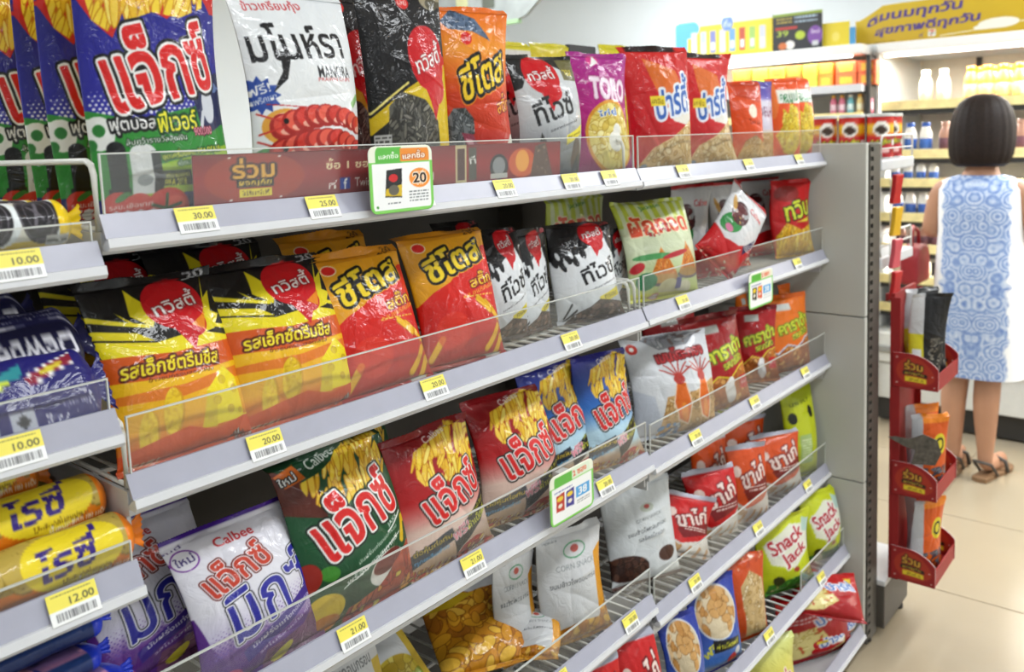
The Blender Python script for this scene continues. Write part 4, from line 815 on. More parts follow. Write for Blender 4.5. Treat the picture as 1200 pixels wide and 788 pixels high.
fit_bag('narrow turned orange corn snack bag with green lettering', 'corn_orange', 'B1', 904, 929, 145, (915, 90), d=.06, lean=4, yaw=-34, group=G1)
fit_bag('orange corn snack bag with green lettering next to the end panel', 'corn_orange', 'B1', 926, 967, 145, (946, 90), lean=4, yaw=-28, group=G1)
# second shelf
fit_bag('black and yellow cheese puff bag leftmost on the second shelf', 'cheese_twist', 'A2', 112, 273, 450, (182, 322), lean=20, group=G2, behind=[
    (-.01, .09, .02, 'black and yellow cheese puff bag standing behind the leftmost one'), (.06, .17, .02, 'black topped cheese puff bag deep in the second shelf, left'), ])
fit_bag('black and yellow cheese puff bag second from the left', 'cheese_twist', 'A2', 265, 405, 430, (325, 302), lean=20, group=G2, behind=[
    (-.03, .09, .022, 'black topped cheese puff bag behind the second one'),])
fit_bag('red and orange cheese stick bag beside the black and yellow bags', 'cheese_stick_red', 'A2', 382, 490, 400, (420, 292), lean=20, group=G2, behind=[(.02, .09, .018, 'dark red cheese stick bag standing behind its twin')])
fit_bag('red and orange cheese stick bag beside the white and black bags', 'cheese_stick_red', 'A2', 481, 578, 370, (525, 268), lean=17, yaw=-10, group=G2)
fit_bag('white and black seaweed bag half hidden by the red cheese sticks', 'twise_white', 'A2', 552, 612, 345, (582, 266), d=.10, lean=6, yaw=-12, group=G2, behind=[(.0, .085, .01, 'black topped seaweed bag in the dark behind')])
fit_bag('white and black seaweed bag turned sideways in the middle', 'twise_white', 'A2', 601, 642, 335, (622, 268), d=.095, lean=5, group=G2)
fit_bag('white and black seaweed bag with red balloon in front', 'twise_white', 'A2', 638, 718, 315, (674, 258), lean=14, yaw=-24, group=G2)
fit_bag('white and black seaweed bag peeping out at the right by the wires', 'twise_white', 'A2', 706, 737, 310, (722, 268), d=.12, lean=5, yaw=-15, group=G2)
fit_bag('pale green fried vegetable bag with orange lettering', 'pumpkin_green', 'B2', 722, 806, 300, (756, 232), lean=15, yaw=-20, group=G2)
fit_bag('pale green snack bag deeper in behind the black and white ones', 'pumpkin_green', 'A2', 640, 712, 260, (672, 228), d=.2, lean=6, group=G2)
fit_bag('white and red prawn snack bag left of the tilted one', 'prawn_white_red', 'B2', 790, 834, 260, (806, 216), d=.11, lean=8, yaw=-20, group=G2)
fit_bag('white and red prawn snack bag in the middle at the back', 'prawn_white_red', 'B2', 830, 870, 255, (848, 213), d=.12, lean=6, yaw=-20, group=G2)
fit_bag('white and red prawn snack bag right of the others', 'prawn_white_red', 'B2', 872, 914, 250, (890, 208), d=.14, lean=8, yaw=-24, group=G2)
p = on(836, 326, 1, SH['B2'][2]+.055)
bag_at('white and red prawn snack bag tilted sideways across the front', 'prawn_white_red', (p[0]-.015, p[1]-.004, zs('B2')+.046), .125, .215, .024, lean=12, yaw=-20, roll=46, nu=60, group=G2)
fit_bag('red potato fries bag with yellow green lettering by the end panel', 'fries_red', 'B2', 918, 962, 255, (938, 210), lean=5, yaw=-24, group=G2)
# third shelf
fit_bag('white and purple potato stick bag in front at the lower left', 'jaxx_purple', 'A3', 205, 352, 700, (262, 606), lean=22, group=G3, behind=[(-.085, .085, .01, 'white and purple potato stick bag behind, partly under the biscuit roll')])
fit_bag('dark green potato stick bag with red lettering', 'jaxx_green', 'A3', 330, 462, 620, (378, 520), lean=16, group=G3, behind=[(.085, .09, .0, 'dark green potato stick bag deep behind the red one')])
fit_bag('red potato stick bag next to the dark green one', 'jaxx_red', 'A3', 462, 560, 590, (506, 500), lean=15, group=G3)
fit_bag('red potato stick bag next to the blue one', 'jaxx_red', 'A3', 545, 640, 545, (580, 458), lean=15, yaw=-14, group=G3)
fit_bag('blue potato stick bag behind the green bordered price card', 'jaxx_sky', 'A3', 615, 694, 505, (640, 424), lean=14, d=.095, yaw=-8, group=G3)
fit_bag('blue potato stick bag beside the white squid bag', 'jaxx_sky', 'A3', 676, 742, 490, (700, 412), lean=14, yaw=-14, group=G3)
fit_bag('white squid snack bag with two orange squids', 'squid_white', 'B3', 734, 824, 460, (762, 390), lean=12, yaw=-26, group=G3)
fit_bag('dark red barbecue ball bag beside the white squid bag', 'carada_red', 'B3', 800, 868, 430, (824, 368), lean=12, yaw=-18, group=G3, behind=[(-.03, .09, .015, 'dark red ball bag peeping over its twin')])
fit_bag('dark red barbecue ball bag turned next to the orange bags', 'carada_red', 'B3', 864, 900, 410, (880, 358), lean=8, yaw=-42, d=.08, group=G3)
fit_bag('orange ball snack bag in front by the end panel', 'carada_orange', 'B3', 897, 940, 400, (920, 345), lean=8, yaw=-24, group=G3)
fit_bag('orange ball snack bag touching the end panel', 'carada_orange', 'B3', 935, 966, 385, (950, 333), d=.10, lean=5, yaw=-18, group=G3, behind=[(-.12, .07, .0, 'orange ball snack bag at the back, behind the hanging card')])
# fourth shelf
fit_bag('white corn snack bag standing left of its twin', 'corn_white', 'A4', 578, 628, 700, (604, 648), d=.10, lean=8, yaw=-14, group=G4)
fit_bag('white corn snack bag with green oval and golden pieces', 'corn_white', 'A4', 630, 707, 690, (668, 618), lean=9, yaw=-20, group=G4)
fit_bag('white chocolate corn snack bag with dark brown balls', 'corn_cocoa', 'A4', 706, 784, 640, (744, 562), lean=14, yaw=-26, group=G4)
p = on(598, 790, 1, SH['A4'][2]+.06)
bag_at('snack bag lying back with golden chips and folded white end', 'chips_golden', (p[0]-.01, p[1]+.03, zs('A4')+.035), .17, .2, .03, lean=62, yaw=-20, roll=6, nu=110, group=G4)
p = on(500, 830, 1, SH['A4'][2]+.07)
bag_at('grey white snack bag with pale chips leaning at the lower edge', 'chips_pale', (p[0], p[1]+.01, zs('A4')+.012), .16, .2, .03, lean=40, roll=-8, nu=110, group=G4)
fit_bag('grey white snack bag at the bottom edge, left of the pale chips', 'chips_pale', 'A4', 345, 440, 830, (400, 752), lean=14, group=G4)
fit_bag('orange stick biscuit bag at the back left', 'stick_orange', 'B4', 812, 852, 570, (828, 512), d=.13, lean=6, yaw=-20, group=G4)
fit_bag('red stick biscuit bag in front of the orange one', 'stick_red', 'B4', 806, 856, 600, (830, 548), d=.08, lean=8, yaw=-26, group=G4)
p = on(806, 664, 1, SH['B4'][2]+.06)
bag_at('red stick biscuit bag fallen sideways at the left', 'stick_red', (p[0]-.005, p[1], zs('B4')+.027), .135, .14, .024, lean=24, yaw=-22, roll=22, nu=50, group=G4)
fit_bag('orange stick biscuit bag in the middle of the fourth shelf', 'stick_orange', 'B4', 856, 890, 570, (874, 520), lean=8, yaw=-34, group=G4)
fit_bag('orange stick biscuit bag beside the lime bag', 'stick_orange', 'B4', 888, 930, 550, (908, 506), lean=8, yaw=-28, group=G4)
fit_bag('dark orange stick biscuit bag deeper in, behind two others', 'stick_orange', 'B4', 848, 892, 520, (868, 490), d=.16, lean=4, yaw=-20, group=G4)
fit_bag('lime green pea snack bag showing its back by the end panel', 'pea_lime', 'B4', 927, 966, 500, (946, 452), lean=6, yaw=-22, group=G4, behind=[(-.12, .13, -.0, 'lime green pea snack bag deep in the fourth shelf')])
# fifth shelf
fit_bag('lime green pea snack bag with red lettering, nearer one', 'pea_jack', 'B5', 894, 942, 650, (916, 596), lean=8, yaw=-26, group=G5)
fit_bag('lime green pea snack bag with red lettering by the end panel', 'pea_jack', 'B5', 942, 976, 620, (958, 570), lean=6, yaw=-24, group=G5)
fit_bag('clear orange fish snack bag beside the lime bag', 'fish_orange', 'B5', 850, 890, 690, (872, 638), lean=6, yaw=-24, group=G5)
fit_bag('blue snack bag with a round picture of pretzel pieces', 'ring_blue', 'B5', 806, 858, 740, (836, 678), lean=12, yaw=-20, group=G5)
fit_bag('blue and red snack bag leaning at the lower edge', 'ring_blue', 'B5', 770, 812, 780, (792, 706), lean=10, yaw=-26, group=G5)
fit_bag('red stick biscuit bag low under the white chocolate bag', 'stick_red', 'A5', 712, 762, 790, (736, 728), lean=8, yaw=-24, group=G5)
fit_bag('red stick biscuit bag at the lower edge of the picture', 'stick_red', 'A5', 672, 722, 820, (698, 752), lean=10, yaw=-20, group=G5)
# bottom shelf
fit_bag('red snack bag with pale chips on the bottom shelf', 'red_bent', 'B6', 925, 985, 760, (952, 690), lean=10, yaw=-26, group=G6)
p = on(974, 728, 1, .0)
bag_at('red snack bag lying across the others and sticking out over the edge', 'red_bent', (p[0], p[1], p[2]), .19, .15, .03, lean=60, yaw=-28, roll=24, nu=60, group=G6)
fit_bag('red snack bag with blue logo beside the end panel, bottom shelf', 'party_red', 'B6', 972, 1008, 765, (992, 712), lean=6, yaw=-30, group=G6)
fit_bag('yellow and red wavy chips bag at the lower edge', 'yellow_wavy', 'B6', 884, 930, 810, (906, 752), lean=8, yaw=-22, group=G6)

fit_bag('red snack bag with blue logo in the middle of the bottom shelf', 'party_red', 'B6', 945, 985, 790, (966, 728), lean=8, yaw=-26, group=G6)
fit_bag('red snack bag behind the others on the bottom shelf', 'red_bent', 'B6', 962, 1000, 740, (980, 676), d=.16, lean=4, yaw=-20, group=G6)
p = on(640, 770, 1, SH['A4'][2]+.05)
bag_at('white snack bag end folded over in front of the corn bags', 'corn_white', (p[0]-.03, p[1]+.004, zs('A4')+.034), .085, .11, .02, lean=66, yaw=-48, roll=4, nu=60, group=G4)

# ------------------------------------------------------------------ biscuits on the left bay
def flow_pack(label, dsg, center, L, ry, rz, tilt=0., yaw=0., roll=0., n=64, nl=280, group=None, name='biscuit_pack', cat='biscuit pack', v0=-70., v1=160., square=1., flat=False):
    """wrapped pack lying along the shelf: a rounded tube, pinched into crimped ends"""
    cv = canvas(dsg); end = .018; u = np.linspace(0, 1, nl+1)[:, None]; x = (u-.5)*L
    e = np.clip(np.minimum(u*L, (1-u)*L)/end, 0, 1); prof = np.sin(e*np.pi/2)**.8
    ph = np.linspace(0, 2*np.pi, n, endpoint=False)[None, :]
    c, s_ = np.cos(ph), np.sin(ph); cy = np.sign(c)*np.abs(c)**square; cz = np.sign(s_)*np.abs(s_)**square
    r = np.random.default_rng(int(abs(center[0])*1000+abs(center[2])*777)); wr = .035*np.sin(u*L*90+r.uniform(0, 6))*np.sin(ph*3+r.uniform(0, 6))
    Y = -(ry*prof)*cy*(1+wr)+0*x; Z = rz*(prof*.85+.15)*cz*(1+wr)+0*x
    deg = np.degrees(ph); deg = np.where(deg > 250, deg-360, deg); v = np.clip((deg-v0)/(v1-v0), 0, 1)
    if flat: v = np.where(c > -.02, .5+.5*s_, np.where(s_ > 0, .98, .02))
    col = cv.sample(u+0*ph, v+0*u)
    me = np_mesh(name, np.stack([x+0*ph, Y, Z], -1).reshape(-1, 3), grid_faces(nl+1, n, True)[:, ::-1], col.reshape(-1, 3), FOIL)
    o = link(bpy.data.objects.new(name, me)); o.matrix_world = Matrix.Translation(center)@Matrix.Rotation(math.radians(yaw), 4, 'Z')@Matrix.Rotation(math.radians(roll), 4, 'Y')@Matrix.Rotation(-math.radians(tilt), 4, 'X')
    tag(o, label, cat, group)
    for sgn, uu in ((1, .985), (-1, .015)):      # crimped end flaps
        nz = 14; zz = np.linspace(-1, 1, nz)[None, :]; tt = np.linspace(0, 1, 5)[:, None]
        fx = sgn*(L/2-.004+tt*.014-np.where(np.arange(nz) % 2, .002, 0)[None]*(tt > .9)); fz = zz*(rz*(.32+.45*tt)); fy = .0012*np.sin(zz*9)*tt+np.where(np.arange(5)[:, None] % 2, .0005, -.0005)
        cc = cv.sample(np.full((5, nz), uu), np.clip(.5+zz*.3+0*tt, 0, 1))
        A = np.stack([fx+0*zz, fy-.0006, fz], -1).reshape(-1, 3); B = np.stack([fx+0*zz, fy+.0006, fz], -1).reshape(-1, 3); Fq = grid_faces(5, nz)
        link(bpy.data.objects.new('end_crimp', np_mesh('end_crimp', np.vstack([A, B]), np.vstack([Fq, Fq[:, ::-1]+len(A)]), np.vstack([cc.reshape(-1, 3)]*2), FOIL)), o)
    return o
def zc(k): return zs(k)+.0006
yC = SH['C1'][2]
flow_pack('yellow roll of black cream cookies in front on the left bay', 'cream_cookie_roll', (-1.985, yC+.047, zc('C1')+.0245), .2, .024, .024, group='cookie rolls', v0=-60, v1=130, name='cookie_roll', cat='cookie roll')
flow_pack('yellow roll of black cream cookies lying behind the front roll', 'cream_cookie_roll', (-1.987, yC+.098, zc('C1')+.0245), .2, .024, .024, group='cookie rolls', v0=-60, v1=130, name='cookie_roll', cat='cookie roll')
flow_pack('yellow roll of black cream cookies at the back of its shelf', 'cream_cookie_roll', (-1.99, yC+.149, zc('C1')+.0245), .2, .024, .024, group='cookie rolls', v0=-60, v1=130, name='cookie_roll', cat='cookie roll')
yC = SH['C2'][2]
flow_pack('blue jam cookie pack with nutrition print, lowest of the pile', 'navy_cookie_back', (-1.982, yC+.043, zc('C2')+.0385), .21, .012, .042, tilt=32, group='navy jam cookie packs', flat=True, square=.75)
flow_pack('dark navy jam cookie pack with upside down lettering, middle of the pile', 'navy_cookie_pack', (-1.976, yC+.088, zc('C2')+.078), .21, .012, .042, tilt=42, group='navy jam cookie packs', flat=True, square=.75)
flow_pack('dark navy jam cookie pack on top of the pile', 'navy_cookie_pack', (-2.01, yC+.128, zc('C2')+.104), .21, .012, .036, tilt=38, group='navy jam cookie packs', flat=True, square=.75)
yC = SH['C3'][2]
flow_pack('orange ended biscuit roll at the very front of the left bay', 'biscuit_roll', (-1.968, yC+.046, zc('C3')+.0275), .21, .027, .027, group='pineapple biscuit rolls', v0=-60, v1=110, name='biscuit_roll', cat='biscuit roll')
flow_pack('orange ended biscuit roll resting behind the front roll', 'biscuit_roll', (-1.975, yC+.086, zc('C3')+.062), .21, .027, .027, tilt=20, group='pineapple biscuit rolls', v0=-60, v1=110, name='biscuit_roll', cat='biscuit roll')
flow_pack('orange ended biscuit roll highest and farthest back in the pile', 'biscuit_roll', (-2.02, yC+.132, zc('C3')+.092), .21, .027, .027, tilt=30, group='pineapple biscuit rolls', v0=-60, v1=110, name='biscuit_roll', cat='biscuit roll')
flow_pack('dark orange biscuit roll in the shade under the cookie shelf', 'biscuit_roll', (-1.97, yC+.215, zc('C3')+.0275), .21, .027, .027, group='pineapple biscuit rolls', v0=-60, v1=110, name='biscuit_roll', cat='biscuit roll')
yC = SH['C4'][2]
for i, (dx, dy, dz, lb) in enumerate(((0, .045, .015, 'lowest blue wafer pack at the lower left corner'), (.006, .062, .040, 'second lowest blue wafer pack of the corner pile'), (-.008, .078, .064, 'blue wafer pack in the middle of the corner pile'), (.004, .098, .088, 'blue wafer pack on top of the corner pile'))):
    flow_pack(lb, 'blue_wrapper', (-1.985+dx, yC+dy, zc('C4')+dz), .2, .03, .0115, tilt=8, group='blue wafer packs', v0=-40, v1=140, square=.7)

# ------------------------------------------------------------------ price tags
def tag_canvas(price, big):
    c = Canvas(1.5, 90 if big else 50, '#eef0f0'); c.rect(0, .46, 1, 1, '#ecdf5a'); c.text(price, .68, .64, .24, '#3a3a30', 0, wid=.5, bold=.015)
    c.lines_of_text(.1, .9, .86, .95, 1, '#8d8440'); r = np.random.default_rng(5); u = .12
    while u < .9:
        w = r.uniform(.008, .022); c.rect(u, .1, u+w, .36, '#3c3c40'); u += w+r.uniform(.01, .028)
    return c
_tagme = {}
def price_tag(px, py, key, price, label, w=.044, h=.029, nu=64):
    x0, x1, ys, zb = SH[key]; x = on(px, py, 1, ys+.002)[0]; k = (price, nu)
    if k not in _tagme:
        o = printed_panel('price_tag', tag_canvas(price, nu > 40), w, h, .0006, CARD, nu); _tagme[k] = o.data
    else: o = link(bpy.data.objects.new('price_tag', _tagme[k]))
    o.location = (x, ys-.0022, zb+.0095); o.rotation_euler = (-math.radians(25), 0, 0)
    tag(o, label, 'price tag', 'yellow and white price tags')
    return o
TAGS = [(232, 259, 'A1', '30.00', 'yellow price tag reading 30.00 below the big blue football bag'), (380, 243, 'A1', '25.00', 'yellow price tag reading 25.00 below the prawn cracker bag'),
 (494, 232, 'A1', '20.00', 'yellow price tag beside the green bordered card on the top shelf'), (593, 221, 'A1', '20.00', 'yellow price tag below the orange reptile bag'), (671, 213, 'A1', '20.00', 'yellow price tag below the silver grey bag'), (716, 209, 'A1', '20.00', 'yellow price tag below the magenta bag'),
 (802, 199, 'B1', '20.00', 'yellow price tag below the two red bags of the top shelf'), (879, 192, 'B1', '20.00', 'yellow price tag below the small orange cone bag'), (938, 186, 'B1', '20.00', 'yellow price tag below the orange corn bags'),
 (314, 532, 'A2', '20.00', 'yellow price tag reading 20.00 below the black and yellow cheese bags'), (511, 465, 'A2', '20.00', 'yellow price tag reading 20.00 below the red cheese stick bags'), (671, 405, 'A2', '20.00', 'yellow price tag below the white and black seaweed bags'),
 (802, 357, 'B2', '20.00', 'yellow price tag below the pale green vegetable bag'), (936, 313, 'B2', '20.00', 'yellow price tag below the red fries bag'),
 (416, 745, 'A3', '21.00', 'yellow price tag reading 21.00 below the dark green bag'), (556, 662, 'A3', '21.00', 'yellow price tag reading 21.00 below the red potato stick bags'), (711, 570, 'A3', '20.00', 'yellow price tag right of the card below the blue bags'),
 (817, 517, 'B3', '20.00', 'yellow price tag below the white squid bag'), (886, 474, 'B3', '20.00', 'yellow price tag below the turned dark red bag'), (945, 437, 'B3', '20.00', 'yellow price tag below the orange ball bags'),
 (657, 778, 'A4', '20.00', 'yellow price tag below the lying golden chips bag'), (740, 712, 'A4', '20.00', 'yellow price tag below the white chocolate corn bag'),
 (816, 677, 'B4', '20.00', 'yellow price tag below the fallen red stick bag'), (890, 615, 'B4', '20.00', 'yellow price tag below the orange stick bags'), (948, 567, 'B4', '20.00', 'yellow price tag below the lime bag of the fourth shelf'),
 (964, 674, 'B5', '20.00', 'yellow price tag on the fifth shelf next to the end panel'), (903, 742, 'B5', '20.00', 'yellow price tag on the fifth shelf above the bottom red bags'),
 (22, 322, 'C1', '10.00', 'yellow price tag reading 10.00 below the cookie rolls'), (22, 532, 'C2', '10.00', 'yellow price tag reading 10.00 below the navy cookie packs'), (88, 712, 'C3', '12.00', 'yellow price tag reading 12.00 below the biscuit rolls')]
for px, py, k, pr, lb in TAGS: price_tag(px, py, k, pr, lb, nu=64 if px < 620 else 30)

# ------------------------------------------------------------------ promotional strip and cards
def strip_canvas():
    c = Canvas(7.2, 190, '#8d1418'); c.vgrad([(0, '#7a0f14'), (.5, '#98181c'), (1, '#7c1014')])
    c.ell(.12, .5, .1, .5, '#b54a1c', 0, .5); c.text('ร่วม', .115, .7, .4, '#e0a83a', 0, [(.04, '#3a1408')], wid=.085, bold=.05); c.rect(.08, .32, .155, .48, '#1c1410'); c.text('ผจญภัย', .117, .4, .14, '#e8c23a', 0, wid=.065, bold=.04); c.rect(.085, .12, .15, .28, '#e3d23a'); c.text('ไปสิมคโปร์', .117, .2, .12, '#4a2a10', 0, wid=.055)
    for (a, b) in ((.065, .9), (.165, .9), (.065, .06), (.165, .06)): c.rect(a, b, a+.006, b+.03, '#e8dcd0')
    c.text('ซื้อ 1 ซอง ก็มีสิทธิ์ลุ้น', .4, .68, .3, '#f0dfae', 0, wid=.26, bold=.04); c.text('ที่', .285, .24, .2, '#f0e8e0', 0, wid=.02, bold=.02); c.rect(.302, .12, .326, .38, '#2c4aa0'); c.text('f', .315, .24, .24, WH, 0, wid=.009, bold=.04); c.text('TwistiesCheetosThailand', .445, .26, .2, '#f0e8e0', 0, wid=.215, bold=.02)
    c.rect(.62, 0, .655, 1, '#c9b88a'); c.rect(.626, .1, .649, .9, '#4a2420'); c.rect(.662, .08, .688, .92, '#4a463c'); c.text('ที', .675, .6, .2, '#e8e6e0', 10, wid=.02)
    c.ell(.765, .38, .032, .34, '#2a2a2c'); c.ell(.765, .4, .022, .24, '#8a8d90'); c.rect(.735, .06, .795, .2, '#b9b7b0'); c.ell(.85, .45, .05, .4, '#d8641c', 0, .8); c.ell(.85, .5, .025, .3, '#f0b03a', 0, .8); c.poly([(.88, 0), (.9, .9), (.94, .98), (.96, .3), (.97, 0)], '#5a4034'); c.bits(c.m_poly([(.88, 0), (.9, .9), (.94, .98), (.96, .3), (.97, 0)]), 30, .05, .04, ['#6c5040', '#4a342a', '#8a6a54'], '#2e201a'); return c
xa, xb = on(232, 215, 1, .118)[0], on(662, 190, 1, .118)[0]
o = printed_panel('promo_strip', strip_canvas(), xb-xa, .056, .0008, GLOSSCARD, 430); o.location = ((xa+xb)/2, SH['A1'][2]+.0215, SH['A1'][3]+RT); o.rotation_euler = (math.radians(3), 0, 0)
tag(o, 'dark red promotional strip with gold lettering along the top shelf guard', 'promo strip')
def rounded(rc, asp):
    def f(u, v):
        rv = rc*asp; d = np.clip(np.maximum(rv-v, v-(1-rv))/rv, 0, 1); return (u-.5)*(1-2*rc*(1-np.sqrt(1-d*d))), v
    return f
def promo_canvas(kind):
    c = Canvas(.9 if kind == 0 else .8, 300 if kind == 0 else 200, '#7ac856'); m = c.m_poly([(.045, .05), (.955, .05), (.955, .74), (.045, .74)]); c.put(m, '#eef0f0'); c.rect(.0, .76, 1, 1, '#e6ead8')
    if kind == 0:
        c.rect(.1, .74, .5, .98, '#5ab444'); c.text('แลกซื้อ', .3, .86, .1, WH, 3, wid=.3, bold=.03); c.rect(.48, .76, .95, .96, '#e58a2c'); c.text('แลกซื้อ', .7, .86, .12, '#f8f2e4', 3, [(.01, '#a84c10')], wid=.36, bold=.05)
        c.poly([(.22, .24), (.26, .64), (.5, .66), (.48, .22)], '#18171a'); c.ell(.36, .52, .07, .06, '#c8141c'); c.poly([(.24, .36), (.49, .42), (.48, .24), (.22, .26)], '#d0b11c'); c.ell(.36, .34, .08, .08, '#5c584c'); c.ell(.78, .5, .17, .15, '#ef8f2e'); c.text('20', .78, .5, .16, '#2a1408', 0, [(.012, '#f8e8d0')], wid=.22, bold=.05); c.text('แลกเพิ่ม', .78, .6, .05, WH, 0, wid=.2, bold=.02); c.text('บาท', .78, .41, .04, WH, 0, wid=.1); c.lines_of_text(.6, .92, .14, .32, 4, '#777d80'); c.lines_of_text(.26, .46, .12, .17, 1, '#777d80'); c.ell(.1, .1, .02, .02, '#3c8a30')
    else:
        c.rect(.1, .75, .5, .95, '#58b040'); c.rect(.5, .77, .92, .97, '#e9dcc8' if kind == 2 else '#d8e6d0'); c.text('2 ซอง', .68, .87, .12, '#d8401c', 5, wid=.32, bold=.04)
        for (u, col) in ((.22, '#b3261c' if kind == 1 else '#3a3a30'), (.44, '#34308c' if kind == 1 else '#d8502c')): c.poly([(u-.09, .26), (u-.08, .58), (u+.1, .6), (u+.09, .24)], col); c.ell(u, .5, .07, .05, '#e6c434'); c.ell(u, .36, .05, .04, '#e8e0d0')
        c.rect(.58, .34, .9, .56, '#4aa0dc'); c.text('38', .74, .45, .15, WH, 0, wid=.2, bold=.04); c.lines_of_text(.6, .9, .2, .3, 2, '#8a9094'); c.lines_of_text(.1, .5, .62, .68, 1, '#4a50a0')
    return c
def promo(label, kind, tl, tr, bl, key, nu):
    ys = SH[key][2]-.012; a, b, d = on(*tl, 1, ys), on(*tr, 1, ys), on(*bl, 1, ys); w = b[0]-a[0]; h = a[2]-d[2]
    e = empty('promo_card', ((a[0]+b[0])/2, ys, d[2])); tag(e, label, 'promo card', 'hanging price cards')
    printed_panel('card', promo_canvas(kind), w, h, .0012, GLOSSCARD, nu, e, rounded(.1, w/h))
    box('clip', (-.012, .012, .0004, .030, h*.72, h*.72+.014), ACRYL_EDGE, e)
promo('green bordered card with an orange 20 hanging from the top shelf', 0, (430, 172), (504, 158), (440, 252), 'A1', 110)
promo('green bordered card showing two bags on the third shelf', 1, (643, 562), (694, 540), (652, 617), 'A3', 70)
promo('small green bordered card hanging from the second shelf', 2, (877, 322), (905, 313), (882, 363), 'B2', 44)

# price card standing crooked on the fifth shelf
p = on(944, 672, 1, .07)
bm = bmesh.new(); bm_prism(bm, [(0, 0), (-.012, .0), (-.03, .085), (.03, .10), (.05, 0)], 0, -.001, .001); o = build('clear_divider', bm, clear_mat('milky_acrylic', (.9, .92, .92), .45)); o.location = (p[0], .10, zs('B5')); o.rotation_euler = (0, 0, math.radians(55))
tag(o, 'milky plastic divider standing askew on the fifth shelf', 'shelf divider')

# ------------------------------------------------------------------ end cap: shelf with cans, wire rail, red cardboard display
ec = empty('end_display_shelf', (.1, 0, 0)); tag(ec, 'grey and white end cap shelf behind the slotted post', 'shelving')
box('base', (.004, .225, -.02, .9, .03, .155), POST, ec, bevel=.003); box('base_shelf', (.004, .235, -.022, .9, .156, .172), WHITE, ec, bevel=.003)
for yy in (.0, .85): 
    bm = bmesh.new(); bm_lathe(bm, [(.014, 0), (.014, .012), (.008, .03)], 10, .2, yy); build('foot', bm, BLACK, ec)
for zt_ in (1.352, 1.085): box('shelf', (.014, .31, .0, .9, zt_-.03, zt_), WHITE, ec, bevel=.004)
box('back_board', (.004, .012, .004, .9, .18, 1.40), PANEL, ec)
for zt_ in (1.352, 1.085):
    bm = bmesh.new(); bm_tube(bm, [(.02, .004, zt_+.002), (.02, .004, zt_+.055), (.03, .004, zt_+.065), (.29, .004, zt_+.065), (.30, .004, zt_+.055), (.30, .004, zt_+.002)], .003, 8); bm_tube(bm, [(.02, .004, zt_+.03), (.3, .004, zt_+.03)], .0022, 6); build('wire_rail', bm, WIRE, ec, smooth=True)
def can_canvas():
    c = Canvas(2.2, 130, '#b81c22'); c.vgrad([(0, '#a8181e'), (.5, '#c0242a'), (.62, '#e0a820'), (.8, '#e8c02c'), (.86, '#c83a20'), (1, '#b81c22')])
    for u in (.25, .75): c.ell(u, .7, .1, .2, '#f0ece4'); c.ell(u, .68, .075, .1, '#3a2a20'); c.text('Pringles', u, .36, .16, '#e8d83a', 6, [(.012, '#2a5a20')], wid=.26, bold=.04); c.rect(u-.1, .1, u+.1, .2, '#e8b8b4'); c.rect(u+.14, .3, u+.26, .42, '#dcdad6')
    return c
def can_mesh():
    cv = can_canvas(); n = 44; rows = [(.034, .0), (.0362, .003)]+[(.0355, .004+.112*i/22) for i in range(23)]+[(.0362, .117), (.034, .1185)]
    ph = np.linspace(0, 2*np.pi, n, endpoint=False); V = np.array([[r*math.cos(a), r*math.sin(a), z] for r, z in rows for a in ph]); C = np.array([cv.sample(np.array([(a/2/np.pi) % 1]), np.array([np.clip((z-.004)/.112, 0, 1)]))[0] if .0039 < z < .1165 else (.7, .7, .68) for r, z in rows for a in ph])
    return np_mesh('snack_can', V, grid_faces(len(rows), n, True), C, GLOSSCARD)
cm = can_mesh(); LID = mat('can_lid', '#d8dcd8', .3)
bm = bmesh.new(); bm_lathe(bm, [(.035, 0), (.0372, .001), (.0372, .006), (.034, .007), (.002, .007)], 24); lid0 = build('lid', bm, LID, None, smooth=False); lidme = lid0.data; COL.objects.unlink(lid0)
for i, (cx, cy, lb) in enumerate(((.24, .045, 'small red and yellow crisp can nearest the aisle'), (.24, .125, 'small red and yellow crisp can second from the aisle'), (.24, .205, 'small red and yellow crisp can third from the aisle'), (.24, .285, 'small red and yellow crisp can farthest from the aisle'), (.335, .05, 'red crisp can in the outer row, by the wire rail'))):
    o = link(bpy.data.objects.new('snack_can', cm)); o.location = (cx, cy, 1.3525); o.rotation_euler = (0, 0, math.radians((112, 100, 125, 105, 118)[i])); tag(o, lb, 'snack can', 'red crisp cans on the end cap')
    k = link(bpy.data.objects.new('lid', lidme), o); k.location = (0, 0, .1186)
# red cardboard display hanging on the end cap, facing the aisle
REDC = mat('red_cardboard', '#8d1416', .55, noise=.05)
def cheek_canvas():
    c = Canvas(1.35, 120, '#921517'); c.ell(.5, .5, .42, .42, '#b5401c', 0, .6); c.text('ร่วม', .46, .68, .28, '#d8a83a', 0, [(.03, '#3a1408')], wid=.4, bold=.05); c.rect(.22, .38, .76, .5, '#1c1410'); c.text('ผจญภัย', .48, .44, .1, '#e8c23a', 0, wid=.4, bold=.03); c.rect(.28, .2, .74, .35, '#e3cf2c'); c.text('ไปสิงคโปร์', .5, .275, .1, '#5a3210', 0, wid=.36)
    for (a, b) in ((.08, .12), (.9, .12), (.08, .86), (.86, .5)): c.rect(a, b, a+.03, b+.03, '#e8dcd0')
    return c
dd = empty('cardboard_display', (.125, 0, .18)); tag(dd, 'red cardboard bag display hung on the end cap beside the aisle', 'display')
box('back_board', (0, .2, -.034, -.024, 0, .81), REDC, dd); box('side_board', (-.004, 0, -.05, -.024, 0, .80), REDC, dd); box('side_board', (.2, .204, -.05, -.024, 0, .80), REDC, dd)
box('hook', (.04, .06, -.03, .004, .78, .80), REDC, dd)
cheek = cheek_canvas(); tiers = (.556, .25, .005)
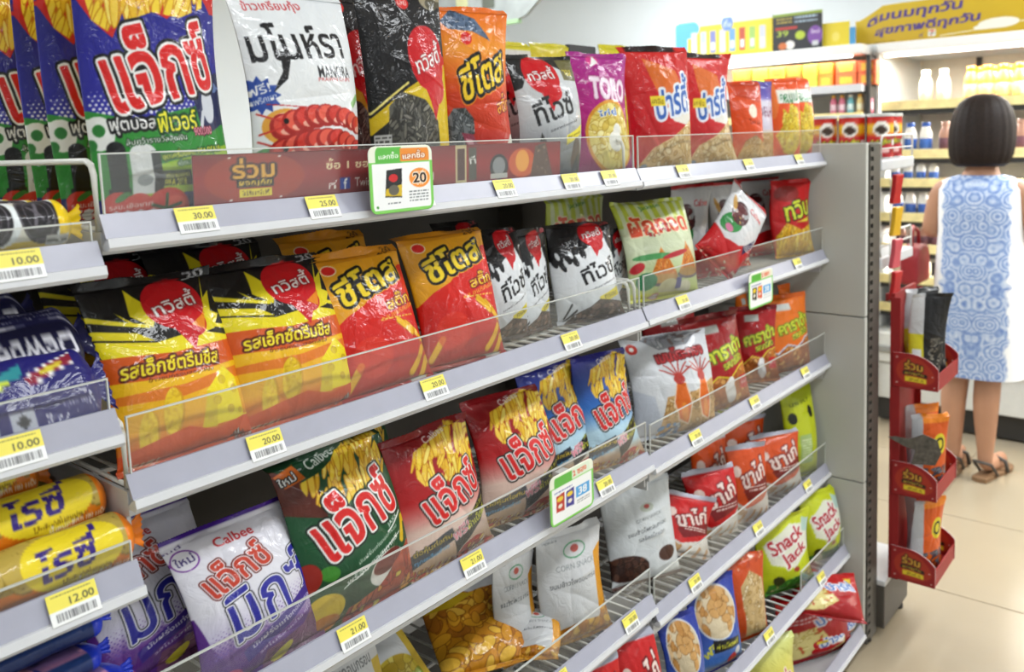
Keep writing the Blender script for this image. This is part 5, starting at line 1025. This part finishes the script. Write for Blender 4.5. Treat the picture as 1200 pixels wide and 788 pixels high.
for i, z in enumerate(tiers):
    box('tray', (0, .2, -.145, -.034, z, z+.004), REDC, dd); box('front_lip', (0, .2, -.148, -.145, z, z+.045), REDC, dd)
    for sx in (-.005, .2015):
        def outl(u, v): return u-1, v*np.where(u > .35, np.sqrt(np.clip(1-((u-.35)/.65)**2*.62, 0, 1)), 1)
        o = printed_panel('side_cheek', cheek, .118, .095, .003, CARD, 46, dd, outl); o.rotation_euler = (0, 0, -math.pi/2); o.location = (sx, -.150, z)
        if i == 1: o['label'] = 'red side cheek of the middle tray'
gD = 'snack bags in the cardboard display'
for i, (dsg, z, y, lean, lb, yw) in enumerate((('black_silver', tiers[0], -.075, 4, 'black and silver snack bag at the back of the upper tray', 6), ('black_silver', tiers[0], -.125, -3, 'black and silver snack bag at the front of the upper tray', -8), ('orange_silver', tiers[1], -.075, 4, 'orange and silver snack bag at the back of the middle tray', 5), ('orange_silver', tiers[1], -.125, -4, 'orange and silver snack bag at the front of the middle tray', -6), ('orange_silver', tiers[2], -.075, 4, 'orange and silver snack bag at the back of the lower tray', -4), ('orange_silver', tiers[2], -.125, -4, 'orange and silver snack bag at the front of the lower tray', 7))):
    bag_at(lb, dsg, (.195 if i % 2 else .25, -.105 if i % 2 else -.084, .18+z+.0045), .11, .25 if i < 2 else .22, .022, lean=lean, yaw=-40+yw, nu=60, group=gD)
# reptile head cut-out card on the middle tray
bm = bmesh.new(); bm_prism(bm, [(-.0, 0), (.01, .04), (-.02, .05), (-.06, .072), (-.04, .075), (-.005, .07), (.03, .085), (.065, .07), (.075, .035), (.06, .0)], 1, -.0015, .0015); o = build('cutout_card', bm, mat('reptile_print', '#4f4a42', .6, noise=.5, nscale=90)); o.location = (.112, -.085, .18+tiers[1]+.097); o.rotation_euler = (0, 0, math.radians(-68)); tag(o, 'grey reptile head cut-out card on the middle tray of the display', 'cutout card')
# strip of small packs hanging behind the post
st = empty('hanging_strip', (.15, -.012, 1.318)); tag(st, 'red strip of small snack packs hanging from the end cap shelf', 'hanging strip')
tube('cord', [(0, 0, .0), (0, 0, -.36)], .0015, WIRE, st)
PKM = [mat('pack_red', '#b3181c', .3), mat('pack_yellow', '#d8a81c', .3), mat('pack_pink', '#c8505c', .3)]
for i in range(4):
    bm = bmesh.new(); bm_prism(bm, [(-.028, 0), (-.03, .003), (-.024, .04), (-.03, .077), (-.028, .08), (.028, .08), (.03, .077), (.024, .04), (.03, .003), (.028, 0)], 1, -.009, .009); o = build('small_pack', bm, PKM[i % 3], st, bevel=.003); o.location = (.004, -.010, -.085-i*.088); o.rotation_euler = (.12, 0, math.radians(-12)); o.scale = (.7, .7, 1)

# ------------------------------------------------------------------ far side of the shelving: packs that peep over the top shelf
ru = empty('shelving_unit', (0, 0, 0)); tag(ru, 'back to back bay on the far side of the snack shelving, mostly hidden', 'shelving', 'bays of the snack shelving')
box('shelf', (-1.87, -.003, .478, .86, 1.35, 1.378), WHITE, ru); box('back_panel', (-1.87, -.003, .475, .4775, .09, 1.4), INNER, ru); box('base', (-1.87, -.003, .478, .86, .012, .12), POST, ru)
def plain(name, base, mid):
    def f():
        c = Canvas(.7, 200, base); c.rect(0, .55, 1, .8, mid); c.rect(0, .93, 1, 1, '#d8d020'); return c
    exec_designs[name] = f
plain('yellow_plain', '#d8c81c', '#f0f0ea'); plain('white_plain', '#dcdcd6', '#e2d21c')
for x, dsg, hh, lb in ((-.70, 'white_plain', .292, 'white and yellow bag peeping over the silver grey bag'), (-.545, 'yellow_plain', .30, 'yellow bag top peeping out behind the magenta bag'), (-.255, 'yellow_plain', .310, 'yellow topped bag behind the first red bag'), (-.12, 'white_plain', .30, 'white topped bag behind the second red bag')):
    bag_at(lb, dsg, (x, .60, 1.3785), .15, hh, .03, lean=0, nu=40, group='bags on the far side of the shelving')
o = boxt('black_carton', (-.465, -.345, .60, .72, 1.3785, 1.678), mat('black_carton', '#1d2126', .5), None, .003); tag(o, 'black carton standing on the far side behind the magenta bag', 'carton')

# ------------------------------------------------------------------ refrigerated display case along the back
FX = 1.96
FR_BODY = mat('fridge_body', '#d9dad4', .4, noise=.03); FR_DARK = mat('fridge_dark', '#2c2b29', .5); FR_BACK = mat('fridge_back', '#e6dcc8', .5, noise=.03); STRIP = mat('price_strip_yellow', '#f2e2a0', .4, noise=.12, nscale=24); LED = mat('led_strip', '#ffffff', .4, emit=(1, .97, .9), estr=5.)
fr = empty('refrigerated_case', (FX, 0, 0)); tag(fr, 'open refrigerated case of milk bottles along the back wall', 'refrigerator')
FY0, FY1 = -2.2, .60
box('kick_plate', (.03, .06, FY0, FY1, .012, .12), FR_DARK, fr)
box('lower_panel', (.0, .05, FY0, FY1, .125, .30), FR_BODY, fr, .004); box('lower_panel', (-.02, .05, FY0, FY1, .306, .46), FR_BODY, fr, .01)
box('bumper', (-.035, -.02, FY0, FY1, .36, .39), mat('bumper_grey', '#8d8d88', .4), fr, .004)
box('floor_pan', (.05, .72, FY0, FY1, .40, .46), FR_BODY, fr); box('back_wall', (.70, .74, FY0, FY1, .1, 2.0), FR_BACK, fr); box('side_wall', (.02, .74, FY1, FY1+.03, .1, 1.8), FR_BODY, fr, .004)
CANOPY = mat('canopy_white', '#f0f1ef', .45, noise=.01)
box('canopy', (-.02, .74, FY0, FY1, 1.785, 1.83), CANOPY, fr, .006)
FSH = [1.530, 1.300, 1.165, 1.000, .850, .700, .560]
for z in FSH:
    s = box('shelf', (.07, .70, FY0, FY1, z-.018, z), FR_DARK, fr); box('shelf_lip', (.06, .07, FY0, FY1, z-.036, z), FR_DARK, s); box('price_strip', (.045, .06, FY0, FY1, z-.012, z+.03), STRIP, s)
for y in (.30, -.35, -1.0):
    box('back_rail', (.685, .70, y, y+.025, .46, 1.78), FR_DARK, fr)
for x_, z in ((.03, 1.775), (.10, 1.49), (.10, 1.26), (.10, 1.125), (.10, .96), (.10, .81)):
    if z > 1.7: box('lamp_tube', (x_, x_+.015, FY0+.02, FY1-.02, z-.008, z), LED, fr)
    a = area('case_lamp', (FX+x_+.05, (FY0+FY1)/2, z-.012), (.05, FY1-FY0-.1), 46 if z > 1.7 else 18, (1, .96, .88)); 
def bottle_set(kind):
    body, cap, lab = dict(milk=('#f2efe6', '#3a62b4', '#3f6ab8'), cream=('#f0e6d0', '#efe4cc', '#e8d8b4'), juice=('#eaa53c', '#e58a20', '#f0c890'), choco=('#b98a74', '#c89a86', '#6a4450'), blue=('#efece4', '#e8e2d4', '#3c62b0'), pink=('#d8708a', '#e8b040', '#efc8d0'), teal=('#6ab4bc', '#e8e0d0', '#d0e4e4'), yellow=('#e8cf80', '#e8a83c', '#f0e4c0'))[kind]
    bm = bmesh.new(); bm_lathe(bm, [(.022, 0), (.0255, .004), (.026, .02), (.026, .085), (.0245, .10), (.016, .122), (.0145, .13)], 18); b = build('bottle', bm, mat('bottle_'+kind, body, .3), None, True)
    bm = bmesh.new(); bm_lathe(bm, [(.0155, .128), (.0168, .13), (.0168, .146), (.0155, .148)], 16); c = build('cap', bm, mat('cap_'+kind, cap, .35), b, True)
    bm = bmesh.new(); bm_lathe(bm, [(.0262, .03), (.0266, .031), (.0266, .076), (.0262, .077)], 18); l = build('label_band', bm, mat('band_'+kind, lab, .35, noise=.25, nscale=60), b, True)
    return b, c, l
_bs = {}
def bottle(kind, px, z, label, x=FX+.11, s=1., group='bottles in the refrigerated case'):
    if kind not in _bs: _bs[kind] = bottle_set(kind); first = True
    else: first = False
    b, c, l = _bs[kind]
    if not first:
        b2 = b.copy(); COL.objects.link(b2)
        for k in (c, l): k2 = k.copy(); COL.objects.link(k2); k2.parent = b2
        b = b2
    y = on(px, pj((x, 0, z+.05))[1], 0, x)[1]
    b.location = (x, y, z+.0005); b.scale = (s, s, s); tag(b, label, 'bottle', group); return b
ORD = ('first', 'second', 'third', 'fourth', 'fifth', 'sixth', 'seventh')
for i, px in enumerate((1085, 1106)): bottle('milk' if i > 9 else 'cream', px, FSH[0], 'tall white milk bottle on the highest case shelf, %s' % ('left one' if i == 0 else 'right one'), s=1.12)
for i, px in enumerate((1138, 1157, 1176, 1195)): bottle('juice', px, FSH[0], 'orange juice bottle on the highest case shelf, %s from the left' % ORD[i], s=1.15)
for i, px in enumerate((1050, 1067, 1085)): bottle('milk', px, FSH[1], 'white milk bottle with blue cap, %s from the left' % ORD[i], s=1.05)
bottle('choco', 1108, FSH[1], 'brown chocolate milk bottle beside the blue capped ones', s=1.05); bottle('choco', 1197, FSH[1], 'brown milk bottle right of the person\'s head', s=1.05)
for i, px in enumerate((1049, 1064, 1079, 1094)): bottle('blue', px, FSH[2], 'cream milk bottle with blue band on the third case shelf, %s from the left' % ORD[i], s=0.76)
for i, px in enumerate((1052, 1067, 1082, 1097)): bottle('blue', px, FSH[3], 'white yogurt bottle on the fourth case shelf, %s from the left' % ORD[i], s=0.92)
for i, px in enumerate((1056, 1070, 1084, 1097)): bottle('choco', px, FSH[4], 'pinkish milk bottle on the fifth case shelf, %s from the left' % ORD[i], s=0.84)
for i, px in enumerate((1052, 1063, 1074, 1085)): bottle('cream', px, FSH[5], 'cream bottle on the sixth case shelf, %s from the left' % ORD[i], s=0.84)
# second rank standing deeper in
for i, px in enumerate((1150, 1166, 1183)): bottle('juice', px, FSH[0], 'orange juice bottle in the rear rank, %s from the left' % ORD[i], x=FX+.20, s=1.15)

# ------------------------------------------------------------------ wall shelving left of the case, header cards
WX = 1.86
wu = empty('wall_shelving', (WX, 0, 0)); tag(wu, 'white wall shelving with juice cartons left of the refrigerated case', 'shelving')
WY0, WY1 = .64, 2.3
box('back_board', (.35, .37, WY0, WY1, .1, 1.8), FR_BACK, wu); box('canopy', (-.02, .37, WY0, WY1, 1.785, 1.83), CANOPY, wu, .006); box('side_board', (.03, .37, WY0-.025, WY0-.005, .1, 1.78), FR_DARK, wu, .003)
WSH = (1.640, 1.508, 1.33)
for z in WSH: s = box('shelf', (.01, .35, WY0, WY1, z-.03, z), WHITE, wu, .004); box('price_strip', (-.004, .009, WY0, WY1, z-.03, z+.006), STRIP if z < 1.6 else LIP, s)
box('lamp_tube', (.0, .012, WY0+.05, WY1-.05, 1.772, 1.780), LED, wu); area('case_lamp', (WX+.04, (WY0+WY1)/2, 1.765), (.05, WY1-WY0-.1), 4.5, (1, .95, .86))
CART = {'o': mat('carton_orange', '#e8822c', .5, noise=.2, nscale=60), 'y': mat('carton_yellow', '#f0b63c', .5, noise=.2, nscale=60), 'g': mat('carton_green', '#a8b83c', .5, noise=.25, nscale=60), 'r': mat('carton_red', '#dd6a3c', .5, noise=.2, nscale=60)}
def carton(px0, px1, tier, k, label):
    x = WX+.05; yy0, yy1 = on(px1, 90, 0, x)[1], on(px0, 90, 0, x)[1]; z = WSH[0]+.0005+tier*.0585
    e = empty('juice_carton', (x, (yy0+yy1)/2, z)); tag(e, label, 'carton', 'juice cartons on the wall shelf'); w = (yy1-yy0)/2-.0015
    box('carton_body', (0, .07, -w, w, 0, .057), CART[k], e, .002); box('print_patch', (-.0007, -.0001, -w*.6, w*.6, .012, .045), CART['y' if k != 'y' else 'o'], e)
names = {'o': 'orange', 'y': 'yellow', 'g': 'green', 'r': 'red orange'}
row = [(858, 880, 'o'), (881, 900, 'g'), (901, 920, 'y'), (921, 939, 'o'), (940, 958, 'g'), (959, 976, 'o'), (979, 1004, 'r'), (1005, 1027, 'r')]
for t in (0, 1):
    for i, (a_, b_, k) in enumerate(row): carton(a_, b_, t, k, '%s juice carton in the %s row, %s from the left' % (names[k], 'lower' if t == 0 else 'upper', (ORD+('eighth',))[i]))
for i, (px, k) in enumerate(((977, 'pink'), (987, 'pink'), (997, 'teal'), (1008, 'yellow'), (1019, 'pink'))): bottle(k, px, WSH[1], 'small %s drink bottle under the juice cartons, %s from the left' % ({'pink': 'pink', 'teal': 'teal', 'yellow': 'yellow'}[k], ORD[i]), x=WX+.06, s=.62, group='small bottles on the wall shelf')
# header cards standing on the canopies
def header(label, cv, tl, br, x, nu, nm='header_card', outline=None, t=.004):
    a, b = on(*tl, 0, x), on(br[0], tl[1], 0, x); w = a[1]-b[1]; z0 = 1.8305; h = a[2]-z0
    o = printed_panel(nm, cv, w, h, t, CARD, nu, None, outline); o.location = (x, (a[1]+b[1])/2, z0); o.rotation_euler = (0, 0, -math.pi/2); tag(o, label, 'header card', 'header cards on the case canopy'); return o
c = Canvas(3.0, 90, '#dfe3e6'); c.rect(.12, .0, 1, .86, '#e6cf3a'); c.rect(0, 0, .13, .8, '#5aa4d8'); c.ell(.12, .8, .14, .25, '#5aa4d8')
for i in range(8): u = .2+i*.1; c.rect(u-.03, .12, u+.03, .7, ['#c8d0cf', '#a8b4d0', '#7a80b8', '#c9c4d8', '#6a9ad0', '#b8503c', '#9ac06a', '#c4c8e0'][i]); c.rect(u-.02, .2, u+.02, .4, '#e8ecee')
c.ell(.55, .85, .06, .2, '#6a8ac8'); c.text('ดื่ม', .55, .85, .18, WH, 0, wid=.07); header('long yellow header card with drink pictures and a blue curve', c, (792, 28), (906, 62), WX+.02, 110)
c = Canvas(1.4, 110, '#26262a'); c.rect(0, .92, 1, 1, '#8aa03a'); c.lines_of_text(.08, .4, .72, .9, 2, '#d8c040'); c.lines_of_text(.45, .9, .7, .92, 2, '#b8d0e4'); c.rect(.05, .56, .5, .64, '#b8342c'); c.text('39', .2, .46, .16, '#b8d048', 0, wid=.24, bold=.02); c.ell(.56, .38, .1, .12, '#b4c83c'); c.ell(.86, .34, .15, .26, '#7a4aa0'); c.text('ใหม่', .86, .45, .12, WH, 0, wid=.16); c.ell(.35, .14, .1, .12, '#e8e6e0'); c.ell(.2, .12, .09, .1, '#c8703c'); c.rect(.8, .06, .92, .2, '#c8ccd0'); header('black header card with purple spot and small drinks', c, (906, 18), (964, 58), WX-.0, 80)
c = Canvas(1.0, 60, '#e0cb2e'); c.ell(.5, .4, .14, .2, '#e8d868'); header('plain yellow header card between the black card and the banner', c, (964, 28), (996, 58), WX+.02, 30)
c = Canvas(.4, 60, '#4a98cc'); header('narrow blue header card left of the big banner', c, (996, 32), (1003, 58), WX+.02, 10)
c = Canvas(3.9, 180, '#cbab1c'); c.vgrad([(0, '#c2a01a'), (1, '#d2b424')])
c.text('ดื่มนมทุกวัน', .29, .72, .34, '#43328a', 3, wid=.46, bold=.07, shear=.15); c.text('สุขภาพดีทุกวัน', .35, .36, .30, '#43328a', 3, wid=.5, bold=.07, shear=.15); c.text('ที่', .33, .12, .14, '#4a3a8c', 0, wid=.02)
c.rect(.362, .06, .398, .24, '#e8ecea'); c.rect(.365, .19, .395, .215, '#d8702c'); c.text('7', .38, .15, .15, '#c8382a', 0, wid=.018, bold=.05); c.rect(.366, .12, .394, .14, '#2c7a48')
c.ell(.68, .22, .09, .12, '#f0efe2'); c.ell(.62, .16, .05, .06, '#f0efe2'); c.line(.42, .06, .6, .12, .02, '#f0efe2'); c.line(.72, .2, 1, .22, .02, '#f0efe2'); c.line(.78, .72, 1, .68, .05, '#e6edb8'); c.lines_of_text(.01, .2, .02, .06, 1, '#8a7414')
def wave(u, v): return u-.5, v*(.62+.38*np.clip((u-.02)/.12, 0, 1)*(1+.10*np.sin(u*9+.4))*np.clip(.72+u*.75, 0, 1.16)/1.05)
header('big yellow banner with purple handwritten letters over the milk case', c, (1003, 8), (1262, 58), FX+.0, 260, 'banner', wave)
# hanging sign at the top
hs = empty('hanging_sign', (1.0, 2.12, 2.0)); tag(hs, 'grey hanging sign with green lower edge near the ceiling', 'sign'); SG = mat('sign_grey', '#8d9290', .5, noise=.25, nscale=9)
bm = bmesh.new(); bm_prism(bm, [(-.13, .02), (-.17, .03), (-.30, .12), (-.34, .42), (.5, .42), (.5, .02)], 0, -.01, .01); build('sign_board', bm, SG, hs); box('lower_edge', (-.013, .013, -.13, .5, 0, .02), mat('sign_green', '#8fae84', .5), hs)
for yy in (-.05, .4): tube('rod', [(0, yy, .41), (0, yy, .599)], .005, WIRE, hs)
for yy, m_ in ((.02, 'sign_mark_dark'), (.2, 'sign_mark_pale')): box('mark', (-.0125, -.0102, yy, yy+.08, .09, .26), mat(m_, '#54584f' if 'dark' in m_ else '#b4b48a', .5), hs)

# ------------------------------------------------------------------ person with the back to us
SKIN = mat('skin', '#b98a6e', .5, noise=.04, nscale=20); HAIR = mat('hair', '#1f1511', .6, noise=.35, nscale=120, spec=.25); SANDAL = mat('sandal', '#4a4744', .6); SOLE = mat('sandal_sole', '#8a6a4c', .6)
PXX, PYY = 1.49, .045
def skin_mesh(name, joints, edges, root, sub=2):
    me = bpy.data.meshes.new(name); keys = list(joints); me.from_pydata([joints[k][0] for k in keys], [(keys.index(a), keys.index(b)) for a, b in edges], []); o = bpy.data.objects.new(name, me); COL.objects.link(o)
    o.modifiers.new('s', 'SKIN'); sm = o.modifiers.new('d', 'SUBSURF'); sm.levels = sm.render_levels = sub
    for i, k in enumerate(keys):
        r = joints[k][1]; me.skin_vertices[0].data[i].radius = r if hasattr(r, '__len__') else (r, r); me.skin_vertices[0].data[i].use_root = (k == root)
    dg = bpy.context.evaluated_depsgraph_get(); m2 = bpy.data.meshes.new_from_object(o.evaluated_get(dg)); COL.objects.unlink(o); bpy.data.objects.remove(o)
    for p in m2.polygons: p.use_smooth = True
    return m2
J = {}; Eg = []
J['pelvis'] = ((0, 0, .80), (.125, .10)); J['waist'] = ((.0, 0, .96), (.105, .085)); J['chest'] = ((-.005, 0, 1.09), (.12, .09)); J['collar'] = ((-.01, 0, 1.185), (.075, .055)); J['neck'] = ((-.006, 0, 1.25), (.048, .048)); J['skull0'] = ((.012, 0, 1.33), (.06, .07)); J['skull1'] = ((.012, 0, 1.43), (.074, .09)); J['crown'] = ((.008, 0, 1.505), (.048, .055))
Eg += [('pelvis', 'waist'), ('waist', 'chest'), ('chest', 'collar'), ('collar', 'neck'), ('neck', 'skull0'), ('skull0', 'skull1'), ('skull1', 'crown')]
for sd, sy, ay in (('l', 1, .085), ('r', -1, -.038)):
    J[sd+'shoulder'] = ((-.01, sy*.15, 1.175), .046); J[sd+'elbow'] = ((.0, sy*.195, .985), .035); J[sd+'wrist'] = ((.19, sy*.115, 1.03), .024); J[sd+'palm'] = ((.235, sy*.09, 1.05), (.033, .016))
    J[sd+'hip'] = ((0, sy*.085, .74), .082); J[sd+'knee'] = ((.004, .75*ay+sy*.012, .43), .054); J[sd+'calf'] = ((-.022, ay, .31), .055); J[sd+'ankle'] = ((-.008, ay, .085), .032); J[sd+'heel'] = ((-.018, ay, .045), .03); J[sd+'ball'] = ((.12, ay-(.0 if sd == 'l' else .03), .032), (.036, .02)); J[sd+'toe'] = ((.168, ay-(.0 if sd == 'l' else .04), .028), (.026, .014))
    Eg += [('collar', sd+'shoulder'), (sd+'shoulder', sd+'elbow'), (sd+'elbow', sd+'wrist'), (sd+'wrist', sd+'palm'), ('pelvis', sd+'hip'), (sd+'hip', sd+'knee'), (sd+'knee', sd+'calf'), (sd+'calf', sd+'ankle'), (sd+'ankle', sd+'heel'), (sd+'heel', sd+'ball'), (sd+'ball', sd+'toe')]
    for q, (dy, L) in enumerate(((.024, .062), (.008, .07), (-.008, .066), (-.022, .052))):
        b = J[sd+'palm'][0]; k1, k2 = '%sf%da' % (sd, q), '%sf%db' % (sd, q); J[k1] = ((b[0]+.03, b[1]-sy*.01, b[2]+dy), .0085); J[k2] = ((b[0]+.03+L*.45, b[1]-sy*(.012+L*.5), b[2]+dy), .0075); Eg += [(sd+'palm', k1), (k1, k2)]
    b = J[sd+'palm'][0]; J[sd+'t1'] = ((b[0]-.004, b[1]-sy*.02, b[2]+.034), .0095); J[sd+'t2'] = ((b[0]+.016, b[1]-sy*.034, b[2]+.056), .0085); Eg += [(sd+'palm', sd+'t1'), (sd+'t1', sd+'t2')]
body = bpy.data.objects.new('person', skin_mesh('person', J, Eg, 'pelvis')); body.data.materials.append(SKIN); link(body); body.location = (PXX, PYY, .012)
tag(body, 'person seen from behind in a white sleeveless dress with blue ornament', 'person')
# face
for sy in (1, -1):
    bm = bmesh.new(); bmesh.ops.create_uvsphere(bm, u_segments=10, v_segments=8, radius=.012); o = build('eye', bm, mat('eye_white', '#efeae4', .2), body, True); o.location = (.078, sy*.03, 1.405)
    bm = bmesh.new(); bm_lathe(bm, [(.004, -.004), (.016, 0), (.024, .012), (.018, .03), (.006, .036)], 12); o = build('ear', bm, SKIN, body, True); o.location = (.01, sy*.075, 1.37); o.scale = (.8, .35, 1.4)
bm = bmesh.new(); bm_tube(bm, [(.078, 0, 1.405), (.098, 0, 1.405), (.08, 0, 1.395)], [.006, .011, .008], 8); build('nose', bm, SKIN, body, True)
bm = bmesh.new(); bm_tube(bm, [(.074, -.022, 1.336), (.084, 0, 1.334), (.074, .022, 1.336)], [.003, .006, .003], 8); build('mouth', bm, mat('lips', '#a85a54', .4), body, True)
# bob haircut
def loft(name, rings, m, parent, n=48, cap_top=True, cap_bot=False, rough=0., seed=1):
    bm = bmesh.new(); R = []; r = random.Random(seed); off = [r.uniform(-1, 1) for _ in range(n)]
    for (z, cx, rx, ry, pw) in rings:
        L = []
        for k in range(n):
            a = 2*math.pi*k/n; c_, s_ = math.cos(a), math.sin(a); f = 1+rough*off[k]
            L.append(bm.verts.new((cx+rx*f*math.copysign(abs(c_)**pw, c_), ry*f*math.copysign(abs(s_)**pw, s_), z)))
        R.append(L)
    for A, B in zip(R, R[1:]):
        for k in range(n): bm.faces.new((A[k], A[(k+1) % n], B[(k+1) % n], B[k]))
    if cap_top: bm.faces.new(R[-1])
    if cap_bot: bm.faces.new(R[0][::-1])
    return build(name, bm, m, parent, True)
hr = loft('hair', [(1.262, -.035, .052, .085, 1), (1.275, -.034, .074, .104, 1), (1.31, -.026, .092, .117, 1), (1.36, -.016, .102, .122, 1), (1.41, -.008, .107, .121, 1), (1.45, -.003, .106, .115, 1), (1.485, .0, .098, .104, 1), (1.513, .002, .082, .086, 1), (1.532, .002, .058, .061, 1), (1.543, .002, .03, .032, 1), (1.545, .002, .006, .006, 1)], HAIR, body, 90, rough=.02, cap_bot=True)
# dress
DR = bpy.data.materials.new('dress_fabric'); DR.use_nodes = True; nt = DR.node_tree; pb = nt.nodes['Principled BSDF']; pb.inputs['Roughness'].default_value = .8
tc = nt.nodes.new('ShaderNodeTexCoord'); sp = nt.nodes.new('ShaderNodeSeparateXYZ'); nt.links.new(tc.outputs['Object'], sp.inputs[0])
ab = nt.nodes.new('ShaderNodeMath'); ab.operation = 'ABSOLUTE'; nt.links.new(sp.outputs['Y'], ab.inputs[0])
cb = nt.nodes.new('ShaderNodeCombineXYZ'); nt.links.new(ab.outputs[0], cb.inputs[0]); nt.links.new(sp.outputs['Z'], cb.inputs[1])
vo = nt.nodes.new('ShaderNodeTexVoronoi'); vo.inputs['Scale'].default_value = 17; vo.inputs['Randomness'].default_value = .6; nt.links.new(cb.outputs[0], vo.inputs['Vector'])
wv = nt.nodes.new('ShaderNodeMath'); wv.operation = 'MULTIPLY'; wv.inputs[1].default_value = 30; nt.links.new(vo.outputs['Distance'], wv.inputs[0])
sn = nt.nodes.new('ShaderNodeMath'); sn.operation = 'SINE'; nt.links.new(wv.outputs[0], sn.inputs[0])
nz = nt.nodes.new('ShaderNodeTexNoise'); nz.inputs['Scale'].default_value = 60; nz.inputs['Detail'].default_value = 5; nt.links.new(cb.outputs[0], nz.inputs['Vector'])
ad = nt.nodes.new('ShaderNodeMath'); ad.operation = 'MULTIPLY_ADD'; ad.inputs[1].default_value = .24; nt.links.new(sn.outputs[0], ad.inputs[0]); nt.links.new(nz.outputs['Fac'], ad.inputs[2])
rp = nt.nodes.new('ShaderNodeValToRGB'); rp.color_ramp.elements[0].position = .1; rp.color_ramp.elements[0].color = (*lin(hexc('#5f7dbd')), 1); rp.color_ramp.elements[1].position = .85; rp.color_ramp.elements[1].color = (*lin(hexc('#c9d4e6')), 1)
e2 = rp.color_ramp.elements.new(.45); e2.color = (*lin(hexc('#93aad2')), 1); nt.links.new(ad.outputs[0], rp.inputs[0])
n2 = nt.nodes.new('ShaderNodeTexNoise'); n2.inputs['Scale'].default_value = 16; nt.links.new(cb.outputs[0], n2.inputs['Vector'])
s2 = nt.nodes.new('ShaderNodeMath'); s2.operation = 'MULTIPLY_ADD'; s2.inputs[1].default_value = .07; nt.links.new(n2.outputs['Fac'], s2.inputs[0]); nt.links.new(ab.outputs[0], s2.inputs[2])
mk = nt.nodes.new('ShaderNodeMapRange'); mk.inputs[1].default_value = .150; mk.inputs[2].default_value = .160; mk.inputs[3].default_value = 1; mk.inputs[4].default_value = 0; nt.links.new(s2.outputs[0], mk.inputs[0])
mx = nt.nodes.new('ShaderNodeMix'); mx.data_type = 'RGBA'; nt.links.new(mk.outputs[0], mx.inputs[0]); mx.inputs[6].default_value = (*lin(hexc('#eceef0')), 1); nt.links.new(rp.outputs[0], mx.inputs[7]); nt.links.new(mx.outputs[2], pb.inputs['Base Color'])
loft('dress', [(.425, -.004, .118, .172, .85), (.50, -.004, .116, .170, .85), (.65, -.004, .115, .168, .85), (.80, -.004, .124, .166, .85), (.90, -.004, .118, .160, .85), (1.0, -.004, .108, .154, .85), (1.06, -.006, .112, .154, .85), (1.12, -.008, .110, .154, .85), (1.17, -.010, .095, .158, .9), (1.205, -.012, .072, .146, 1), (1.222, -.012, .060, .105, 1), (1.228, -.012, .056, .078, 1)], DR, body, 64, cap_top=False)
for sd, ay, toe in (('l', .085, 0.), ('r', -.038, -.04)):
    a = math.atan2(toe, .16)
    e = empty('sandal', (-.02, ay, .0), body); e.rotation_euler = (0, 0, a)
    bm = bmesh.new(); bm_prism(bm, [(-.045, -.03), (-.055, 0), (-.045, .03), (.06, .032), (.15, .042), (.19, .03), (.205, .0), (.19, -.03), (.15, -.042), (.06, -.032)], 2, -.012, .008); build('sole', bm, SOLE, e, bevel=.003)
    bm = bmesh.new(); bm_tube(bm, [(.11, -.043, .0), (.105, -.034, .045), (.10, 0, .058), (.105, .034, .045), (.11, .043, .0)], .008, 8); build('strap', bm, SANDAL, e, True)
    bm = bmesh.new(); bm_tube(bm, [(.04, -.036, .002), (-.02, -.036, .062), (-.042, 0, .072), (-.02, .036, .062), (.04, .036, .002)], .006, 8); build('strap', bm, SANDAL, e, True)
# red basket-bag carried on the left arm
bm = bmesh.new(); RB = mat('red_bag', '#8c1a22', .45, noise=.08); bm_prism(bm, [(-.09, 0), (-.10, .02), (-.095, .12), (-.07, .155), (.0, .165), (.07, .155), (.095, .12), (.10, .02), (.09, 0)], 1, -.035, .035)
hb = empty('handbag', (PXX-.02, PYY+.145, .80)); tag(hb, 'dark red handbag hanging at the person\'s left side', 'handbag'); o = build('bag_body', bm, RB, hb, bevel=.012); tube('handle', [(-.05, 0, .155), (-.045, 0, .21), (0, .01, .235), (.045, 0, .21), (.05, 0, .155)], .007, RB, hb)
hb.location = (PXX-.01, PYY+.245, .79)
